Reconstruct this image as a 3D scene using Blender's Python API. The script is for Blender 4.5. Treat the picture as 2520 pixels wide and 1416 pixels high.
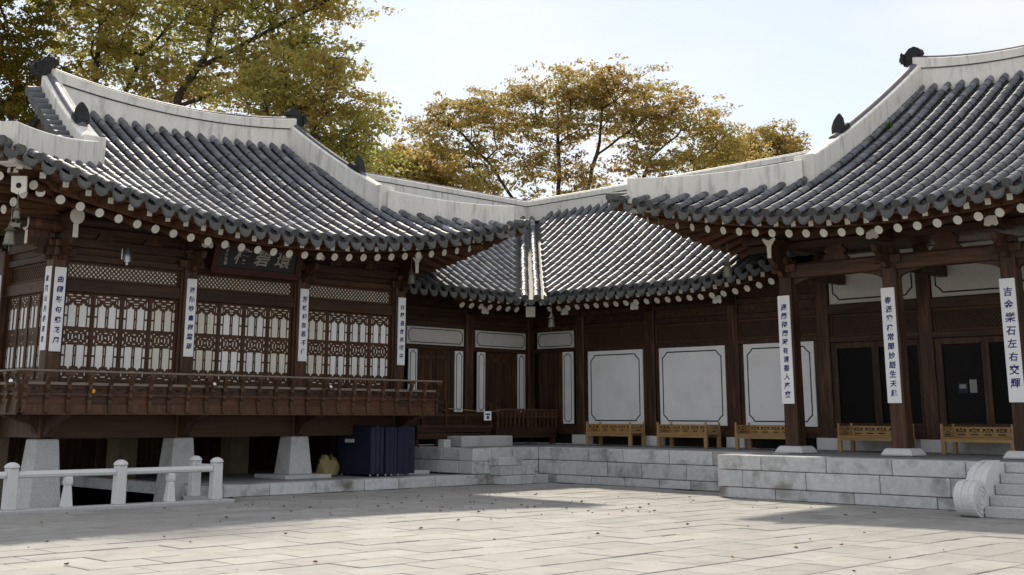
import bpy, math, random
from mathutils import Matrix, Vector
R = math.radians
rnd = random.Random(7)
scn = bpy.context.scene
for o in list(bpy.data.objects):
    bpy.data.objects.remove(o)
col = scn.collection

# ------------------------------------------------------------------ camera
HEAD = R(44.635)                       # the buildings stand at about 45 degrees to the view
cam_d = bpy.data.cameras.new('camera')
cam = bpy.data.objects.new('camera', cam_d)
col.objects.link(cam)
cam_d.sensor_width = 36.0
cam_d.lens = 2980 / 2520 * 36
cam_d.shift_x = 20 / 2520
cam_d.shift_y = -348 / 2520
cam_d.clip_start = 0.1
cam_d.clip_end = 3000
CAM = Vector((-10.583, -23.211, 1.6))
cam.matrix_world = (Matrix.Translation(CAM) @ Matrix.Rotation(-HEAD, 4, 'Z')
                    @ Matrix.Rotation(R(90 + 12.56), 4, 'X') @ Matrix.Rotation(0.0025, 4, 'Z'))
scn.camera = cam

# ------------------------------------------------------------------ sky, sun, exposure
SUN_AZ = R(90) - HEAD + R(11)          # counter-clockwise from +X
SUN_EL = R(42)
world = bpy.data.worlds.new('World')
scn.world = world
world.use_nodes = True
wn, wl = world.node_tree.nodes, world.node_tree.links
wn.clear()
sky = wn.new('ShaderNodeTexSky')
sky.sky_type = 'NISHITA'
sky.sun_disc = False
sky.sun_elevation = SUN_EL
sky.sun_rotation = R(90) - SUN_AZ
sky.altitude = 50
sky.air_density = 1.0
sky.dust_density = 0.3
sky.ozone_density = 1.0
tc = wn.new('ShaderNodeTexCoord')
mp = wn.new('ShaderNodeMapping')
mp.inputs['Scale'].default_value = (1.0, 1.0, 2.6)
mp.inputs['Location'].default_value = (1.7, 0.4, 0.2)
ns = wn.new('ShaderNodeTexNoise')
ns.inputs['Scale'].default_value = 2.6
ns.inputs['Detail'].default_value = 7
ns.inputs['Roughness'].default_value = 0.55
rp = wn.new('ShaderNodeValToRGB')
rp.color_ramp.elements[0].position = 0.47
rp.color_ramp.elements[0].color = (0.0, 0.0, 0.0, 1)
rp.color_ramp.elements[1].position = 0.68
rp.color_ramp.elements[1].color = (0.85, 0.85, 0.85, 1)
mixv = wn.new('ShaderNodeMix'); mixv.data_type = 'RGBA'; mixv.inputs['Factor'].default_value = 0.80
mixv.inputs['B'].default_value = (1.86, 1.77, 1.68, 1)      # thin high haze
mixc = wn.new('ShaderNodeMix'); mixc.data_type = 'RGBA'
bg = wn.new('ShaderNodeBackground')
bg.inputs['Strength'].default_value = 0.15
out = wn.new('ShaderNodeOutputWorld')
wl.new(tc.outputs['Generated'], mp.inputs['Vector'])
wl.new(mp.outputs['Vector'], ns.inputs['Vector'])
wl.new(ns.outputs['Fac'], rp.inputs['Fac'])
wl.new(rp.outputs['Color'], mixc.inputs['Factor'])
wl.new(sky.outputs['Color'], mixv.inputs['A'])
wl.new(mixv.outputs['Result'], mixc.inputs['A'])
mixc.inputs['B'].default_value = (2.75, 2.7, 2.64, 1)      # soft cloud wisps
wl.new(mixc.outputs['Result'], bg.inputs['Color'])
wl.new(bg.outputs['Background'], out.inputs['Surface'])

sun_d = bpy.data.lights.new('sun', 'SUN')
sun_d.energy = 2.0
sun_d.angle = R(2.0)
sun_d.color = (1.0, 0.90, 0.75)
sun = bpy.data.objects.new('sun', sun_d)
col.objects.link(sun)
SUND = Vector((math.cos(SUN_AZ) * math.cos(SUN_EL), math.sin(SUN_AZ) * math.cos(SUN_EL), math.sin(SUN_EL)))
sun.rotation_euler = SUND.to_track_quat('Z', 'Y').to_euler()
sun.location = (0, 0, 40)

scn.view_settings.view_transform = 'Standard'
scn.view_settings.look = 'None'
scn.view_settings.exposure = 1.35
scn.view_settings.gamma = 1.0
scn.view_settings.use_curve_mapping = False
scn.cycles.max_bounces = 6
scn.cycles.transparent_max_bounces = 6

# ------------------------------------------------------------------ materials
def mat(name, base, rough=0.6, var=None, scale=4.0, stretch=(1, 1, 1), coord='Object', per=0.0, spec=0.3,
        bump=0.0, bscale=30.0, second=None, sscale=1.2, sedge=(0.5, 0.65), metal=0.0, detail=6, per_hue=None):
    """Principled material: two colours mixed by noise, an optional stain colour and a per-piece value shift."""
    m = bpy.data.materials.new(name)
    m.use_nodes = True
    nt = m.node_tree; n, l = nt.nodes, nt.links
    b = n['Principled BSDF']
    b.inputs['Roughness'].default_value = rough
    b.inputs['Specular IOR Level'].default_value = spec
    b.inputs['Metallic'].default_value = metal
    t = n.new('ShaderNodeTexCoord'); mpn = n.new('ShaderNodeMapping')
    mpn.inputs['Scale'].default_value = stretch
    l.new(t.outputs[coord], mpn.inputs['Vector'])
    vec = mpn.outputs['Vector']
    oi = n.new('ShaderNodeObjectInfo')
    geo = n.new('ShaderNodeNewGeometry')
    add = n.new('ShaderNodeVectorMath'); add.operation = 'ADD'
    sc = n.new('ShaderNodeVectorMath'); sc.operation = 'SCALE'; sc.inputs['Scale'].default_value = 37.0
    cx = n.new('ShaderNodeCombineXYZ')
    l.new(oi.outputs['Random'], cx.inputs[0]); l.new(geo.outputs['Random Per Island'], cx.inputs[1])
    l.new(cx.outputs[0], sc.inputs[0]); l.new(vec, add.inputs[0]); l.new(sc.outputs[0], add.inputs[1])
    vec = add.outputs[0]
    nz = n.new('ShaderNodeTexNoise'); nz.inputs['Scale'].default_value = scale
    nz.inputs['Detail'].default_value = detail; nz.inputs['Roughness'].default_value = 0.62
    l.new(vec, nz.inputs['Vector'])
    rr = n.new('ShaderNodeMapRange'); rr.inputs[1].default_value = 0.3; rr.inputs[2].default_value = 0.7
    l.new(nz.outputs['Fac'], rr.inputs[0])
    mx = n.new('ShaderNodeMix'); mx.data_type = 'RGBA'
    mx.inputs['A'].default_value = (*base, 1); mx.inputs['B'].default_value = (*(var or base), 1)
    l.new(rr.outputs[0], mx.inputs['Factor'])
    colr = mx.outputs['Result']
    if second:
        n2 = n.new('ShaderNodeTexNoise'); n2.inputs['Scale'].default_value = sscale; n2.inputs['Detail'].default_value = 8
        n2.inputs['Roughness'].default_value = 0.65
        l.new(vec, n2.inputs['Vector'])
        r2 = n.new('ShaderNodeMapRange'); r2.inputs[1].default_value = sedge[0]; r2.inputs[2].default_value = sedge[1]
        l.new(n2.outputs['Fac'], r2.inputs[0])
        m2 = n.new('ShaderNodeMix'); m2.data_type = 'RGBA'; m2.inputs['B'].default_value = (*second, 1)
        l.new(r2.outputs[0], m2.inputs['Factor']); l.new(colr, m2.inputs['A'])
        colr = m2.outputs['Result']
    if per:
        a = n.new('ShaderNodeMath'); a.operation = 'ADD'
        l.new(oi.outputs['Random'], a.inputs[0]); l.new(geo.outputs['Random Per Island'], a.inputs[1])
        fr = n.new('ShaderNodeMath'); fr.operation = 'FRACT'; l.new(a.outputs[0], fr.inputs[0])
        hs = n.new('ShaderNodeHueSaturation')
        mr = n.new('ShaderNodeMapRange'); mr.inputs[3].default_value = 1 - per; mr.inputs[4].default_value = 1 + per
        l.new(fr.outputs[0], mr.inputs[0]); l.new(mr.outputs[0], hs.inputs['Value'])
        l.new(colr, hs.inputs['Color']); colr = hs.outputs['Color']
        if per_hue:      # a few pieces of another colour (newer tiles)
            gt = n.new('ShaderNodeMapRange'); gt.inputs[1].default_value = per_hue[1]; gt.inputs[2].default_value = 1.0
            l.new(fr.outputs[0], gt.inputs[0])
            m3 = n.new('ShaderNodeMix'); m3.data_type = 'RGBA'; m3.inputs['B'].default_value = (*per_hue[0], 1)
            l.new(gt.outputs[0], m3.inputs['Factor']); l.new(colr, m3.inputs['A']); colr = m3.outputs['Result']
    l.new(colr, b.inputs['Base Color'])
    if bump:
        n3 = n.new('ShaderNodeTexNoise'); n3.inputs['Scale'].default_value = bscale; n3.inputs['Detail'].default_value = 6
        l.new(vec, n3.inputs['Vector'])
        bp = n.new('ShaderNodeBump'); bp.inputs['Strength'].default_value = bump; bp.inputs['Distance'].default_value = 0.02
        l.new(n3.outputs['Fac'], bp.inputs['Height']); l.new(bp.outputs['Normal'], b.inputs['Normal'])
    return m

M = {}
M['tile'] = mat('roof_tile', (0.080, 0.087, 0.100), 0.52, (0.150, 0.160, 0.178), 9, per=0.32, spec=0.40, bump=0.25, bscale=40,
                second=(0.19, 0.195, 0.20), sscale=5, sedge=(0.54, 0.78), per_hue=((0.30, 0.305, 0.31), 0.955))
M['tile_dark'] = mat('weathered_shade_tile', (0.045, 0.047, 0.050), 0.6, (0.085, 0.088, 0.092), 5, per=0.2, bump=0.2,
                     second=(0.08, 0.08, 0.065), sscale=3, sedge=(0.55, 0.75))  # weathered tone, darkened further on the bed to deepen shade between tile columns
M['tile_end'] = mat('tile_end', (0.075, 0.08, 0.08), 0.65, (0.12, 0.125, 0.12), 14, per=0.2, bump=0.5, bscale=30)
M['ornament'] = mat('ornament_tile', (0.013, 0.014, 0.015), 0.7, (0.03, 0.032, 0.032), 8, bump=0.4, bscale=12)
M['weathered'] = mat('weathered_highlight_rail', (0.17, 0.135, 0.105), 0.6, (0.25, 0.205, 0.165), 5, stretch=(0.4, 3, 3))  # weathered grey, paled further to draw the rail's highlight line
M['wood_worn'] = mat('worn_timber', (0.045, 0.022, 0.012), 0.55, (0.11, 0.056, 0.028), 4, stretch=(3, 3, 0.6), per=0.3, bump=0.3, bscale=14)  # weathered balustrade timber, paler than the columns
M['floor_wood'] = mat('floor_timber', (0.040, 0.018, 0.010), 0.55, (0.085, 0.040, 0.020), 3, stretch=(0.3, 4, 4), per=0.2, bump=0.3, bscale=14)
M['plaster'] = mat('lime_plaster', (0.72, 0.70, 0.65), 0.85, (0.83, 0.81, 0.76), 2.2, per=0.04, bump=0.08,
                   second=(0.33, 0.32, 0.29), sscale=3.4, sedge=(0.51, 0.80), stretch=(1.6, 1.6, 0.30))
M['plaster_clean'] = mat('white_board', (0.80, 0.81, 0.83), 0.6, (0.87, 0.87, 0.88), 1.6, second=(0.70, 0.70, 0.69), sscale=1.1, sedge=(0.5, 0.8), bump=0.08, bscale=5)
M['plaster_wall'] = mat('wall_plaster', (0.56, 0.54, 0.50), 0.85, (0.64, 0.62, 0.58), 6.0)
M['ink'] = mat('black_line_paint', (0.02, 0.022, 0.026), 0.5)
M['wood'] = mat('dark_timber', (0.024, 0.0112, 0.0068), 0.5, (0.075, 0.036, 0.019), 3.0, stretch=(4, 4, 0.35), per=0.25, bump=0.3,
                bscale=14, second=(0.15, 0.074, 0.034), sscale=2.2, sedge=(0.50, 0.76))
M['wood_h'] = mat('dark_beam', (0.024, 0.0115, 0.0070), 0.5, (0.066, 0.032, 0.018), 3.0, stretch=(0.35, 4, 4), per=0.25, bump=0.3,
                  bscale=14, second=(0.11, 0.056, 0.028), sscale=1.6, sedge=(0.50, 0.76))
M['wood_red'] = mat('red_brown_timber', (0.060, 0.023, 0.013), 0.5, (0.115, 0.046, 0.022), 3.0, stretch=(0.5, 3, 3), per=0.2, bump=0.2)
M['rafter'] = mat('rafter_wood', (0.045, 0.021, 0.010), 0.6, (0.145, 0.068, 0.029), 3.0, stretch=(5, 0.6, 5), per=0.3, bump=0.2)
M['white_end'] = mat('white_end_paint', (0.70, 0.67, 0.60), 0.7, (0.78, 0.76, 0.69), 5.0, per=0.05)
M['lattice'] = mat('lattice_wood', (0.048, 0.022, 0.010), 0.55, (0.098, 0.047, 0.021), 8, stretch=(3, 3, 0.6), per=0.2)
M['paper'] = mat('window_paper', (0.82, 0.82, 0.80), 0.9, (0.86, 0.86, 0.85), 1.6, per=0.08)
M['paper_cream'] = mat('cream_paper', (0.70, 0.66, 0.56), 0.9, (0.78, 0.75, 0.66), 3)  # cream tint on the pavilion transoms stands in for light behind the paper
M['granite'] = mat('granite', (0.42, 0.42, 0.42), 0.8, (0.56, 0.56, 0.56), 26, per=0.07, bump=0.15, bscale=50, detail=3,
                   second=(0.30, 0.29, 0.27), sscale=1.3, sedge=(0.52, 0.72))
M['granite_stain'] = mat('stained_granite', (0.44, 0.45, 0.46), 0.85, (0.58, 0.59, 0.60), 10, per=0.12, bump=0.35, bscale=16, detail=5,
                         second=(0.13, 0.11, 0.075), sscale=1.3, sedge=(0.50, 0.72))
M['granite_clean'] = mat('dressed_granite', (0.60, 0.60, 0.60), 0.75, (0.72, 0.72, 0.72), 34, per=0.05, bump=0.12, bscale=60, detail=3)
M['tan_stone'] = mat('tan_stone', (0.13, 0.105, 0.07), 0.85, (0.18, 0.15, 0.10), 5)
M['floor_stone'] = mat('terrace_floor_stone', (0.24, 0.245, 0.25), 0.6, (0.31, 0.315, 0.32), 4, bump=0.1)
M['paving'] = mat('paving_granite', (0.30, 0.292, 0.276), 0.8, (0.37, 0.361, 0.342), 4, per=0.10, bump=0.12, bscale=30,
                  second=(0.245, 0.236, 0.22), sscale=1.1, sedge=(0.48, 0.72), detail=8)
M['soil'] = mat('joint_soil', (0.10, 0.09, 0.075), 0.95, (0.15, 0.135, 0.11), 6)
M['sand'] = mat('court_sand', (0.44, 0.41, 0.35), 0.95, (0.52, 0.48, 0.42), 2)
M['dark'] = mat('dark_interior', (0.012, 0.010, 0.009), 0.7)  # near-black colour stands in for the darkness of unlit interiors
M['glass'] = mat('dark_window_glass', (0.006, 0.006, 0.006), 0.3, spec=0.08)
M['bench'] = mat('bench_wood', (0.34, 0.205, 0.085), 0.5, (0.46, 0.295, 0.13), 4, stretch=(0.6, 5, 5), per=0.1, bump=0.1)
M['navy'] = mat('navy_canvas', (0.010, 0.013, 0.032), 0.6, (0.017, 0.021, 0.048), 3, bump=0.3, bscale=6)
M['bag'] = mat('tan_bag', (0.34, 0.26, 0.12), 0.7, (0.44, 0.35, 0.18), 4, bump=0.6, bscale=7)
M['jar'] = mat('brown_basket', (0.075, 0.042, 0.035), 0.7, (0.11, 0.065, 0.05), 30, bump=0.4)
M['bronze'] = mat('bronze', (0.16, 0.16, 0.12), 0.45, (0.26, 0.25, 0.20), 9, metal=0.4)
M['steel'] = mat('brushed_steel', (0.55, 0.55, 0.56), 0.3, metal=0.9)
M['black'] = mat('sign_black', (0.018, 0.022, 0.022), 0.5, (0.03, 0.034, 0.034), 4)
M['sign_red'] = mat('sign_frame_red', (0.035, 0.010, 0.008), 0.55, (0.060, 0.017, 0.013), 4)
M['white_paint'] = mat('plaque_white', (0.85, 0.86, 0.88), 0.5, (0.88, 0.89, 0.90), 3, second=(0.74, 0.75, 0.77), sscale=3, sedge=(0.55, 0.8))
M['blue_ink'] = mat('blue_lettering', (0.02, 0.025, 0.16), 0.5)
M['letter_white'] = mat('white_lettering', (0.36, 0.345, 0.30), 0.5)
M['orange'] = mat('orange_glass', (0.7, 0.33, 0.03), 0.3)
M['bark'] = mat('bark', (0.040, 0.032, 0.025), 0.9, (0.075, 0.06, 0.048), 6, bump=0.4, bscale=12)

def leaf_mat(name, cols, trans=0.62):
    m = bpy.data.materials.new(name); m.use_nodes = True
    n, l = m.node_tree.nodes, m.node_tree.links
    n.clear()
    geo = n.new('ShaderNodeNewGeometry')
    rampn = n.new('ShaderNodeValToRGB')
    els = rampn.color_ramp.elements
    while len(els) < len(cols):
        els.new(0.5)
    for i, c in enumerate(cols):
        els[i].position = i / (len(cols) - 1); els[i].color = (*c, 1)
    t = n.new('ShaderNodeTexCoord'); nz = n.new('ShaderNodeTexNoise'); nz.inputs['Scale'].default_value = 0.35
    nz.inputs['Detail'].default_value = 3
    l.new(t.outputs['Object'], nz.inputs['Vector'])
    a = n.new('ShaderNodeMath'); a.operation = 'MULTIPLY_ADD'; a.inputs[1].default_value = 0.5
    s = n.new('ShaderNodeMath'); s.operation = 'MULTIPLY_ADD'; s.inputs[1].default_value = 1.7; s.inputs[2].default_value = -0.6
    l.new(nz.outputs['Fac'], s.inputs[0])
    l.new(geo.outputs['Random Per Island'], a.inputs[0]); l.new(s.outputs[0], a.inputs[2])
    l.new(a.outputs[0], rampn.inputs['Fac'])
    d = n.new('ShaderNodeBsdfDiffuse'); tr = n.new('ShaderNodeBsdfTranslucent'); mx = n.new('ShaderNodeMixShader')
    mx.inputs[0].default_value = trans
    l.new(rampn.outputs['Color'], d.inputs['Color']); l.new(rampn.outputs['Color'], tr.inputs['Color'])
    o = n.new('ShaderNodeOutputMaterial')
    l.new(d.outputs[0], mx.inputs[1]); l.new(tr.outputs[0], mx.inputs[2]); l.new(mx.outputs[0], o.inputs['Surface'])
    return m
M['leaf_left'] = leaf_mat('leaves_green_gold', [(0.18, 0.21, 0.06), (0.30, 0.32, 0.09), (0.46, 0.43, 0.13), (0.46, 0.35, 0.11), (0.36, 0.22, 0.08)])
M['leaf_mid'] = leaf_mat('leaves_gold_brown', [(0.16, 0.16, 0.055), (0.28, 0.25, 0.08), (0.45, 0.36, 0.12), (0.38, 0.26, 0.09), (0.26, 0.155, 0.07)])
M['leaf_dark'] = leaf_mat('leaves_dark_green', [(0.05, 0.065, 0.012), (0.11, 0.12, 0.02), (0.20, 0.17, 0.025), (0.34, 0.17, 0.03)])
M['dead'] = mat('dead_leaf', (0.13, 0.075, 0.04), 0.8, (0.28, 0.17, 0.08), 2, per=0.5)
M['grass'] = leaf_mat('weed_green', [(0.06, 0.12, 0.02), (0.12, 0.2, 0.03)])

# ------------------------------------------------------------------ mesh helpers
class MB:
    """Collects simple solids; build() links them as ONE mesh object."""
    def __init__(s, xf=None):
        s.v = []; s.f = []; s.m = []; s.xf = xf
    def add(s, verts, faces, mi=0):
        k = len(s.v); s.v += [tuple(p) for p in verts]
        for f in faces:
            s.f.append(tuple(i + k for i in f)); s.m.append(mi)
    def box(s, x0, x1, y0, y1, z0, z1, mi=0):
        if x0 > x1: x0, x1 = x1, x0
        if y0 > y1: y0, y1 = y1, y0
        if z0 > z1: z0, z1 = z1, z0
        s.add([(x0, y0, z0), (x1, y0, z0), (x1, y1, z0), (x0, y1, z0), (x0, y0, z1), (x1, y0, z1), (x1, y1, z1), (x0, y1, z1)],
              [(0, 3, 2, 1), (4, 5, 6, 7), (0, 1, 5, 4), (1, 2, 6, 5), (2, 3, 7, 6), (3, 0, 4, 7)], mi)
        return s
    def frustum(s, cx, cy, z0, z1, w0, w1, d0=None, d1=None, mi=0):
        d0 = d0 or w0; d1 = d1 or w1
        vs = []
        for z, w, d in ((z0, w0, d0), (z1, w1, d1)):
            vs += [(cx - w / 2, cy - d / 2, z), (cx + w / 2, cy - d / 2, z), (cx + w / 2, cy + d / 2, z), (cx - w / 2, cy + d / 2, z)]
        s.add(vs, [(0, 3, 2, 1), (4, 5, 6, 7), (0, 1, 5, 4), (1, 2, 6, 5), (2, 3, 7, 6), (3, 0, 4, 7)], mi)
        return s
    def beam(s, p0, p1, w, h, mi=0, endmi=None, up=(0, 0, 1)):
        p0, p1 = Vector(p0), Vector(p1); d = (p1 - p0).normalized()
        sx = d.cross(Vector(up)).normalized() * (w / 2); sz = sx.cross(d).normalized() * (h / 2)
        vs = [p0 - sx - sz, p0 + sx - sz, p0 + sx + sz, p0 - sx + sz, p1 - sx - sz, p1 + sx - sz, p1 + sx + sz, p1 - sx + sz]
        s.add(vs, [(0, 1, 5, 4), (1, 2, 6, 5), (2, 3, 7, 6), (3, 0, 4, 7), (0, 3, 2, 1)], mi)
        s.add(vs[4:], [(0, 1, 2, 3)], mi if endmi is None else endmi)
        return s
    def cyl(s, p0, p1, r0, r1=None, n=12, mi=0, endmi=None, cap0=True, cap1=True):
        r1 = r0 if r1 is None else r1
        p0, p1 = Vector(p0), Vector(p1); d = (p1 - p0).normalized()
        a = d.orthogonal().normalized(); b = d.cross(a)
        ring = lambda p, r: [p + a * (r * math.cos(2 * math.pi * i / n)) + b * (r * math.sin(2 * math.pi * i / n)) for i in range(n)]
        s.add(ring(p0, r0) + ring(p1, r1), [(i, (i + 1) % n, n + (i + 1) % n, n + i) for i in range(n)], mi)
        if cap0: s.add(ring(p0, r0), [tuple(reversed(range(n)))], mi)
        if cap1: s.add(ring(p1, r1), [tuple(range(n))], mi if endmi is None else endmi)
        return s
    def prism(s, poly, axis, a0, a1, mi=0, sidemi=None):
        """poly: 2-D outline (counter-clockwise); axis 'x' -> poly in (y,z); 'y' -> (x,z); 'z' -> (x,y)."""
        n = len(poly)
        def P(p, a):
            return {'x': (a, p[0], p[1]), 'y': (p[0], a, p[1]), 'z': (p[0], p[1], a)}[axis]
        vs = [P(p, a0) for p in poly] + [P(p, a1) for p in poly]
        s.add(vs, [tuple(range(n)), tuple(range(2 * n - 1, n - 1, -1))], mi)
        s.add(vs, [(i, n + i, n + (i + 1) % n, (i + 1) % n) for i in range(n)], mi if sidemi is None else sidemi)
        return s
    def lathe(s, prof, n=14, c=(0, 0, 0), mi=0):
        vs = []
        for r, z in prof:
            vs += [(c[0] + r * math.cos(2 * math.pi * i / n), c[1] + r * math.sin(2 * math.pi * i / n), c[2] + z) for i in range(n)]
        fs = [(k * n + i, k * n + (i + 1) % n, (k + 1) * n + (i + 1) % n, (k + 1) * n + i) for k in range(len(prof) - 1) for i in range(n)]
        s.add(vs, fs, mi); s.add(vs[-n:], [tuple(range(n))], mi); s.add(vs[:n], [tuple(reversed(range(n)))], mi)
        return s
    def sweep(s, path, sections, mi=0):
        """path: list of points; sections(i) -> list of (side, up) offsets; side is horizontal."""
        n = len(path); vs = []; k = None
        for i, p in enumerate(path):
            p = Vector(p); a = Vector(path[max(i - 1, 0)]); b = Vector(path[min(i + 1, n - 1)])
            d = (b - a); d.z = 0; d.normalize(); sd = Vector((d.y, -d.x, 0))
            sec = sections(i); k = len(sec)
            vs += [p + sd * q[0] + Vector((0, 0, q[1])) for q in sec]
        fs = [(i * k + j, i * k + (j + 1) % k, (i + 1) * k + (j + 1) % k, (i + 1) * k + j) for i in range(n - 1) for j in range(k)]
        s.add(vs, fs, mi); s.add(vs[:k], [tuple(reversed(range(k)))], mi); s.add(vs[-k:], [tuple(range(k))], mi)
        return s
    def mesh(s, name, mats, smooth=False):
        me = bpy.data.meshes.new(name)
        vs = s.v if s.xf is None else [s.xf @ Vector(p) for p in s.v]
        me.from_pydata([tuple(p) for p in vs], [], s.f)
        for m in (mats if isinstance(mats, (list, tuple)) else [mats]):
            me.materials.append(m)
        me.polygons.foreach_set('material_index', s.m)
        me.update()
        import bmesh
        bm = bmesh.new(); bm.from_mesh(me); bmesh.ops.recalc_face_normals(bm, faces=bm.faces); bm.to_mesh(me); bm.free()
        if smooth:
            me.polygons.foreach_set('use_smooth', [True] * len(me.polygons))
            try:
                me.set_sharp_from_angle(angle=R(40))
            except Exception:
                pass
        return me
    def build(s, name, mats, parent=None, smooth=False, bevel=0.0):
        o = obj(name, s.mesh(name, mats, smooth), parent)
        if bevel:
            b = o.modifiers.new('bevel', 'BEVEL'); b.width = bevel; b.segments = 1; b.limit_method = 'ANGLE'
        return o

def obj(name, me, parent=None, mtx=None):
    o = bpy.data.objects.new(name, me)
    col.objects.link(o)
    if parent: o.parent = parent
    if mtx is not None: o.matrix_local = mtx
    return o

def tag(o, label=None, cat=None, group=None, kind=None):
    if label: o['label'] = label
    if cat: o['category'] = cat
    if group: o['group'] = group
    if kind: o['kind'] = kind
    return o

def empty(name, loc, rz=0.0):
    o = bpy.data.objects.new(name, None); o.empty_display_size = 0.3
    col.objects.link(o); o.location = loc; o.rotation_euler = (0, 0, rz)
    return o

def frame(ex, ey, ez, p):
    return Matrix(((ex[0], ey[0], ez[0], p[0]), (ex[1], ey[1], ez[1], p[1]), (ex[2], ey[2], ez[2], p[2]), (0, 0, 0, 1)))

def copy_tree(o, parent=None):
    c = o.copy(); col.objects.link(c)
    if parent: c.parent = parent
    for ch in list(o.children): copy_tree(ch, c)
    return c

# building frames: pavilion = world; hall: u runs along -Y, v along +X
D0 = Vector((12.597, -8.345, 0))
HALL = Matrix.Translation(D0) @ Matrix.Rotation(-math.pi / 2, 4, 'Z')
WROOT = Vector((15.2, 1.8, 0))
XB = Matrix.Translation(-WROOT)                 # world coords -> wing local
XC = Matrix.Translation(-WROOT) @ HALL          # hall-frame coords -> wing local

def cam_frame(lat, dep, z=0.0):                 # metres right of / ahead of the viewer -> world
    f = Vector((math.sin(HEAD), math.cos(HEAD), 0)); r = Vector((math.cos(HEAD), -math.sin(HEAD), 0))
    p = Vector((CAM.x, CAM.y, 0)) + r * lat + f * dep
    return Vector((p.x, p.y, z))

# ------------------------------------------------------------------ ground
g = MB(); g.box(-400, 600, -400, 600, -2.2, -1.2)
tag(g.build('ground', M['sand']), kind='structure')
cy = MB()
# bedding under the paving, leaving the sunken pit beside the railing open
PX0, PX1, PY0, PY1 = -9.0, 2.9, -2.3, 9.0
cy.box(-60, PX0, -60, 40, -1.1, -0.03); cy.box(PX0, PX1, -60, PY0, -1.1, -0.031); cy.box(PX1, 40, -60, 40, -1.1, -0.032)
court = tag(cy.build('courtyard', M['soil']), kind='structure')
pitb = MB(); pitb.box(PX0, PX1, PY0, PY1, -1.15, -0.75)
pit = tag(pitb.build('pit_floor', M['granite']), kind='structure')

slabs = []
SX, SY = 0.92, 0.60
iy = 0
y = -46.0
while y < -1.7:
    x = -36 + (iy % 2) * SX * 0.5 + rnd.uniform(-0.08, 0.08)
    while x < 13.2:
        cxp, cyp = x + SX / 2, y + SY / 2
        ok = not (cxp < PX1 + 0.1 and cyp > PY0 - 0.25) and not (cxp > 12.3 and cyp > -8) and not (cyp > -1.75)
        if ok and cxp < 13.0:
            slabs.append((x, y))
        x += SX
    y += SY; iy += 1
vf = Vector((math.sin(HEAD), math.cos(HEAD))); vr = Vector((math.cos(HEAD), -math.sin(HEAD)))
def vis(x, y):
    d = Vector((x - CAM.x, y - CAM.y)); dep = d @ vf; lat = d @ vr
    return dep if dep > 9.6 and abs(lat) < dep * 0.46 + 0.6 else 1e3 + d.length
slabs.sort(key=lambda s: vis(s[0] + SX / 2, s[1] + SY / 2))
def slab_geo(mb, x, y, w, d, z, j=0.006, t=0.05, b=0.008):
    x0, x1, y0, y1 = x + j, x + w - j, y + j, y + d - j
    mb.add([(x0, y0, z - t), (x1, y0, z - t), (x1, y1, z - t), (x0, y1, z - t),
            (x0, y0, z - b), (x1, y0, z - b), (x1, y1, z - b), (x0, y1, z - b),
            (x0 + b, y0 + b, z), (x1 - b, y0 + b, z), (x1 - b, y1 - b, z), (x0 + b, y1 - b, z)],
           [(0, 1, 5, 4), (1, 2, 6, 5), (2, 3, 7, 6), (3, 0, 4, 7), (4, 5, 9, 8), (5, 6, 10, 9), (6, 7, 11, 10), (7, 4, 8, 11), (8, 9, 10, 11)])
sm = MB(); slab_geo(sm, -SX / 2, -SY / 2, SX, SY, 0); slab_me = sm.mesh('paving_slab', M['paving'])
rest = MB()
for i, (x, y) in enumerate(slabs):
    dz = rnd.uniform(-0.006, 0.004)
    if i < 300:
        p = obj('paving_slab', slab_me, court)
        p.location = (x + SX / 2, y + SY / 2, dz)
        p.rotation_euler = (rnd.uniform(-.004, .004), rnd.uniform(-.004, .004), rnd.uniform(-.004, .004))
    else:
        slab_geo(rest, x, y, SX, SY, dz)
tag(rest.build('paving', M['paving'], court), kind='stuff')

# ------------------------------------------------------------------ stone terraces
def course(parent, xf, u0, u1, v, depth, z0, z1, lens, m, off=0.0, seed=0, name='stone_block'):
    """A course of separate ashlar blocks along u, front face at v, joints recessed."""
    r2 = random.Random(seed); u = u0; first = True
    while u < u1 - 0.05:
        L = r2.uniform(*lens) * (off if first and off else 1.0); first = False
        e = min(u + L, u1)
        if u1 - e < 0.25: e = u1
        mb = MB(xf); j = 0.007; pr = r2.uniform(0, 0.012)
        mb.box(u + j, e - j, v - pr, v + depth, z0 + 0.006, z1 - 0.006)
        mb.build(name, m, parent, bevel=0.012)
        u = e

# low terrace under the pavilion
lt = empty('low_terrace', (6.0, -1.65, 0))
xl = Matrix.Translation(-Vector((6.0, -1.65, 0)))
course(lt, xl, 2.95, 9.75, -1.65, 0.5, 0.0, 0.24, (0.95, 1.5), M['granite_stain'], seed=3)
MB(xl).box(2.95, 9.75, -1.2, 6.5, 0.0, 0.222).build('terrace_floor', M['floor_stone'], lt)
mb = MB(xl); mb.box(2.90, 2.945, -1.64, 6.5, -0.75, 0.20); mb.build('pit_wall', M['granite_stain'], lt)
tag(lt, 'low grey stone terrace with one course of blocks beneath the raised pavilion', 'terrace')

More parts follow.
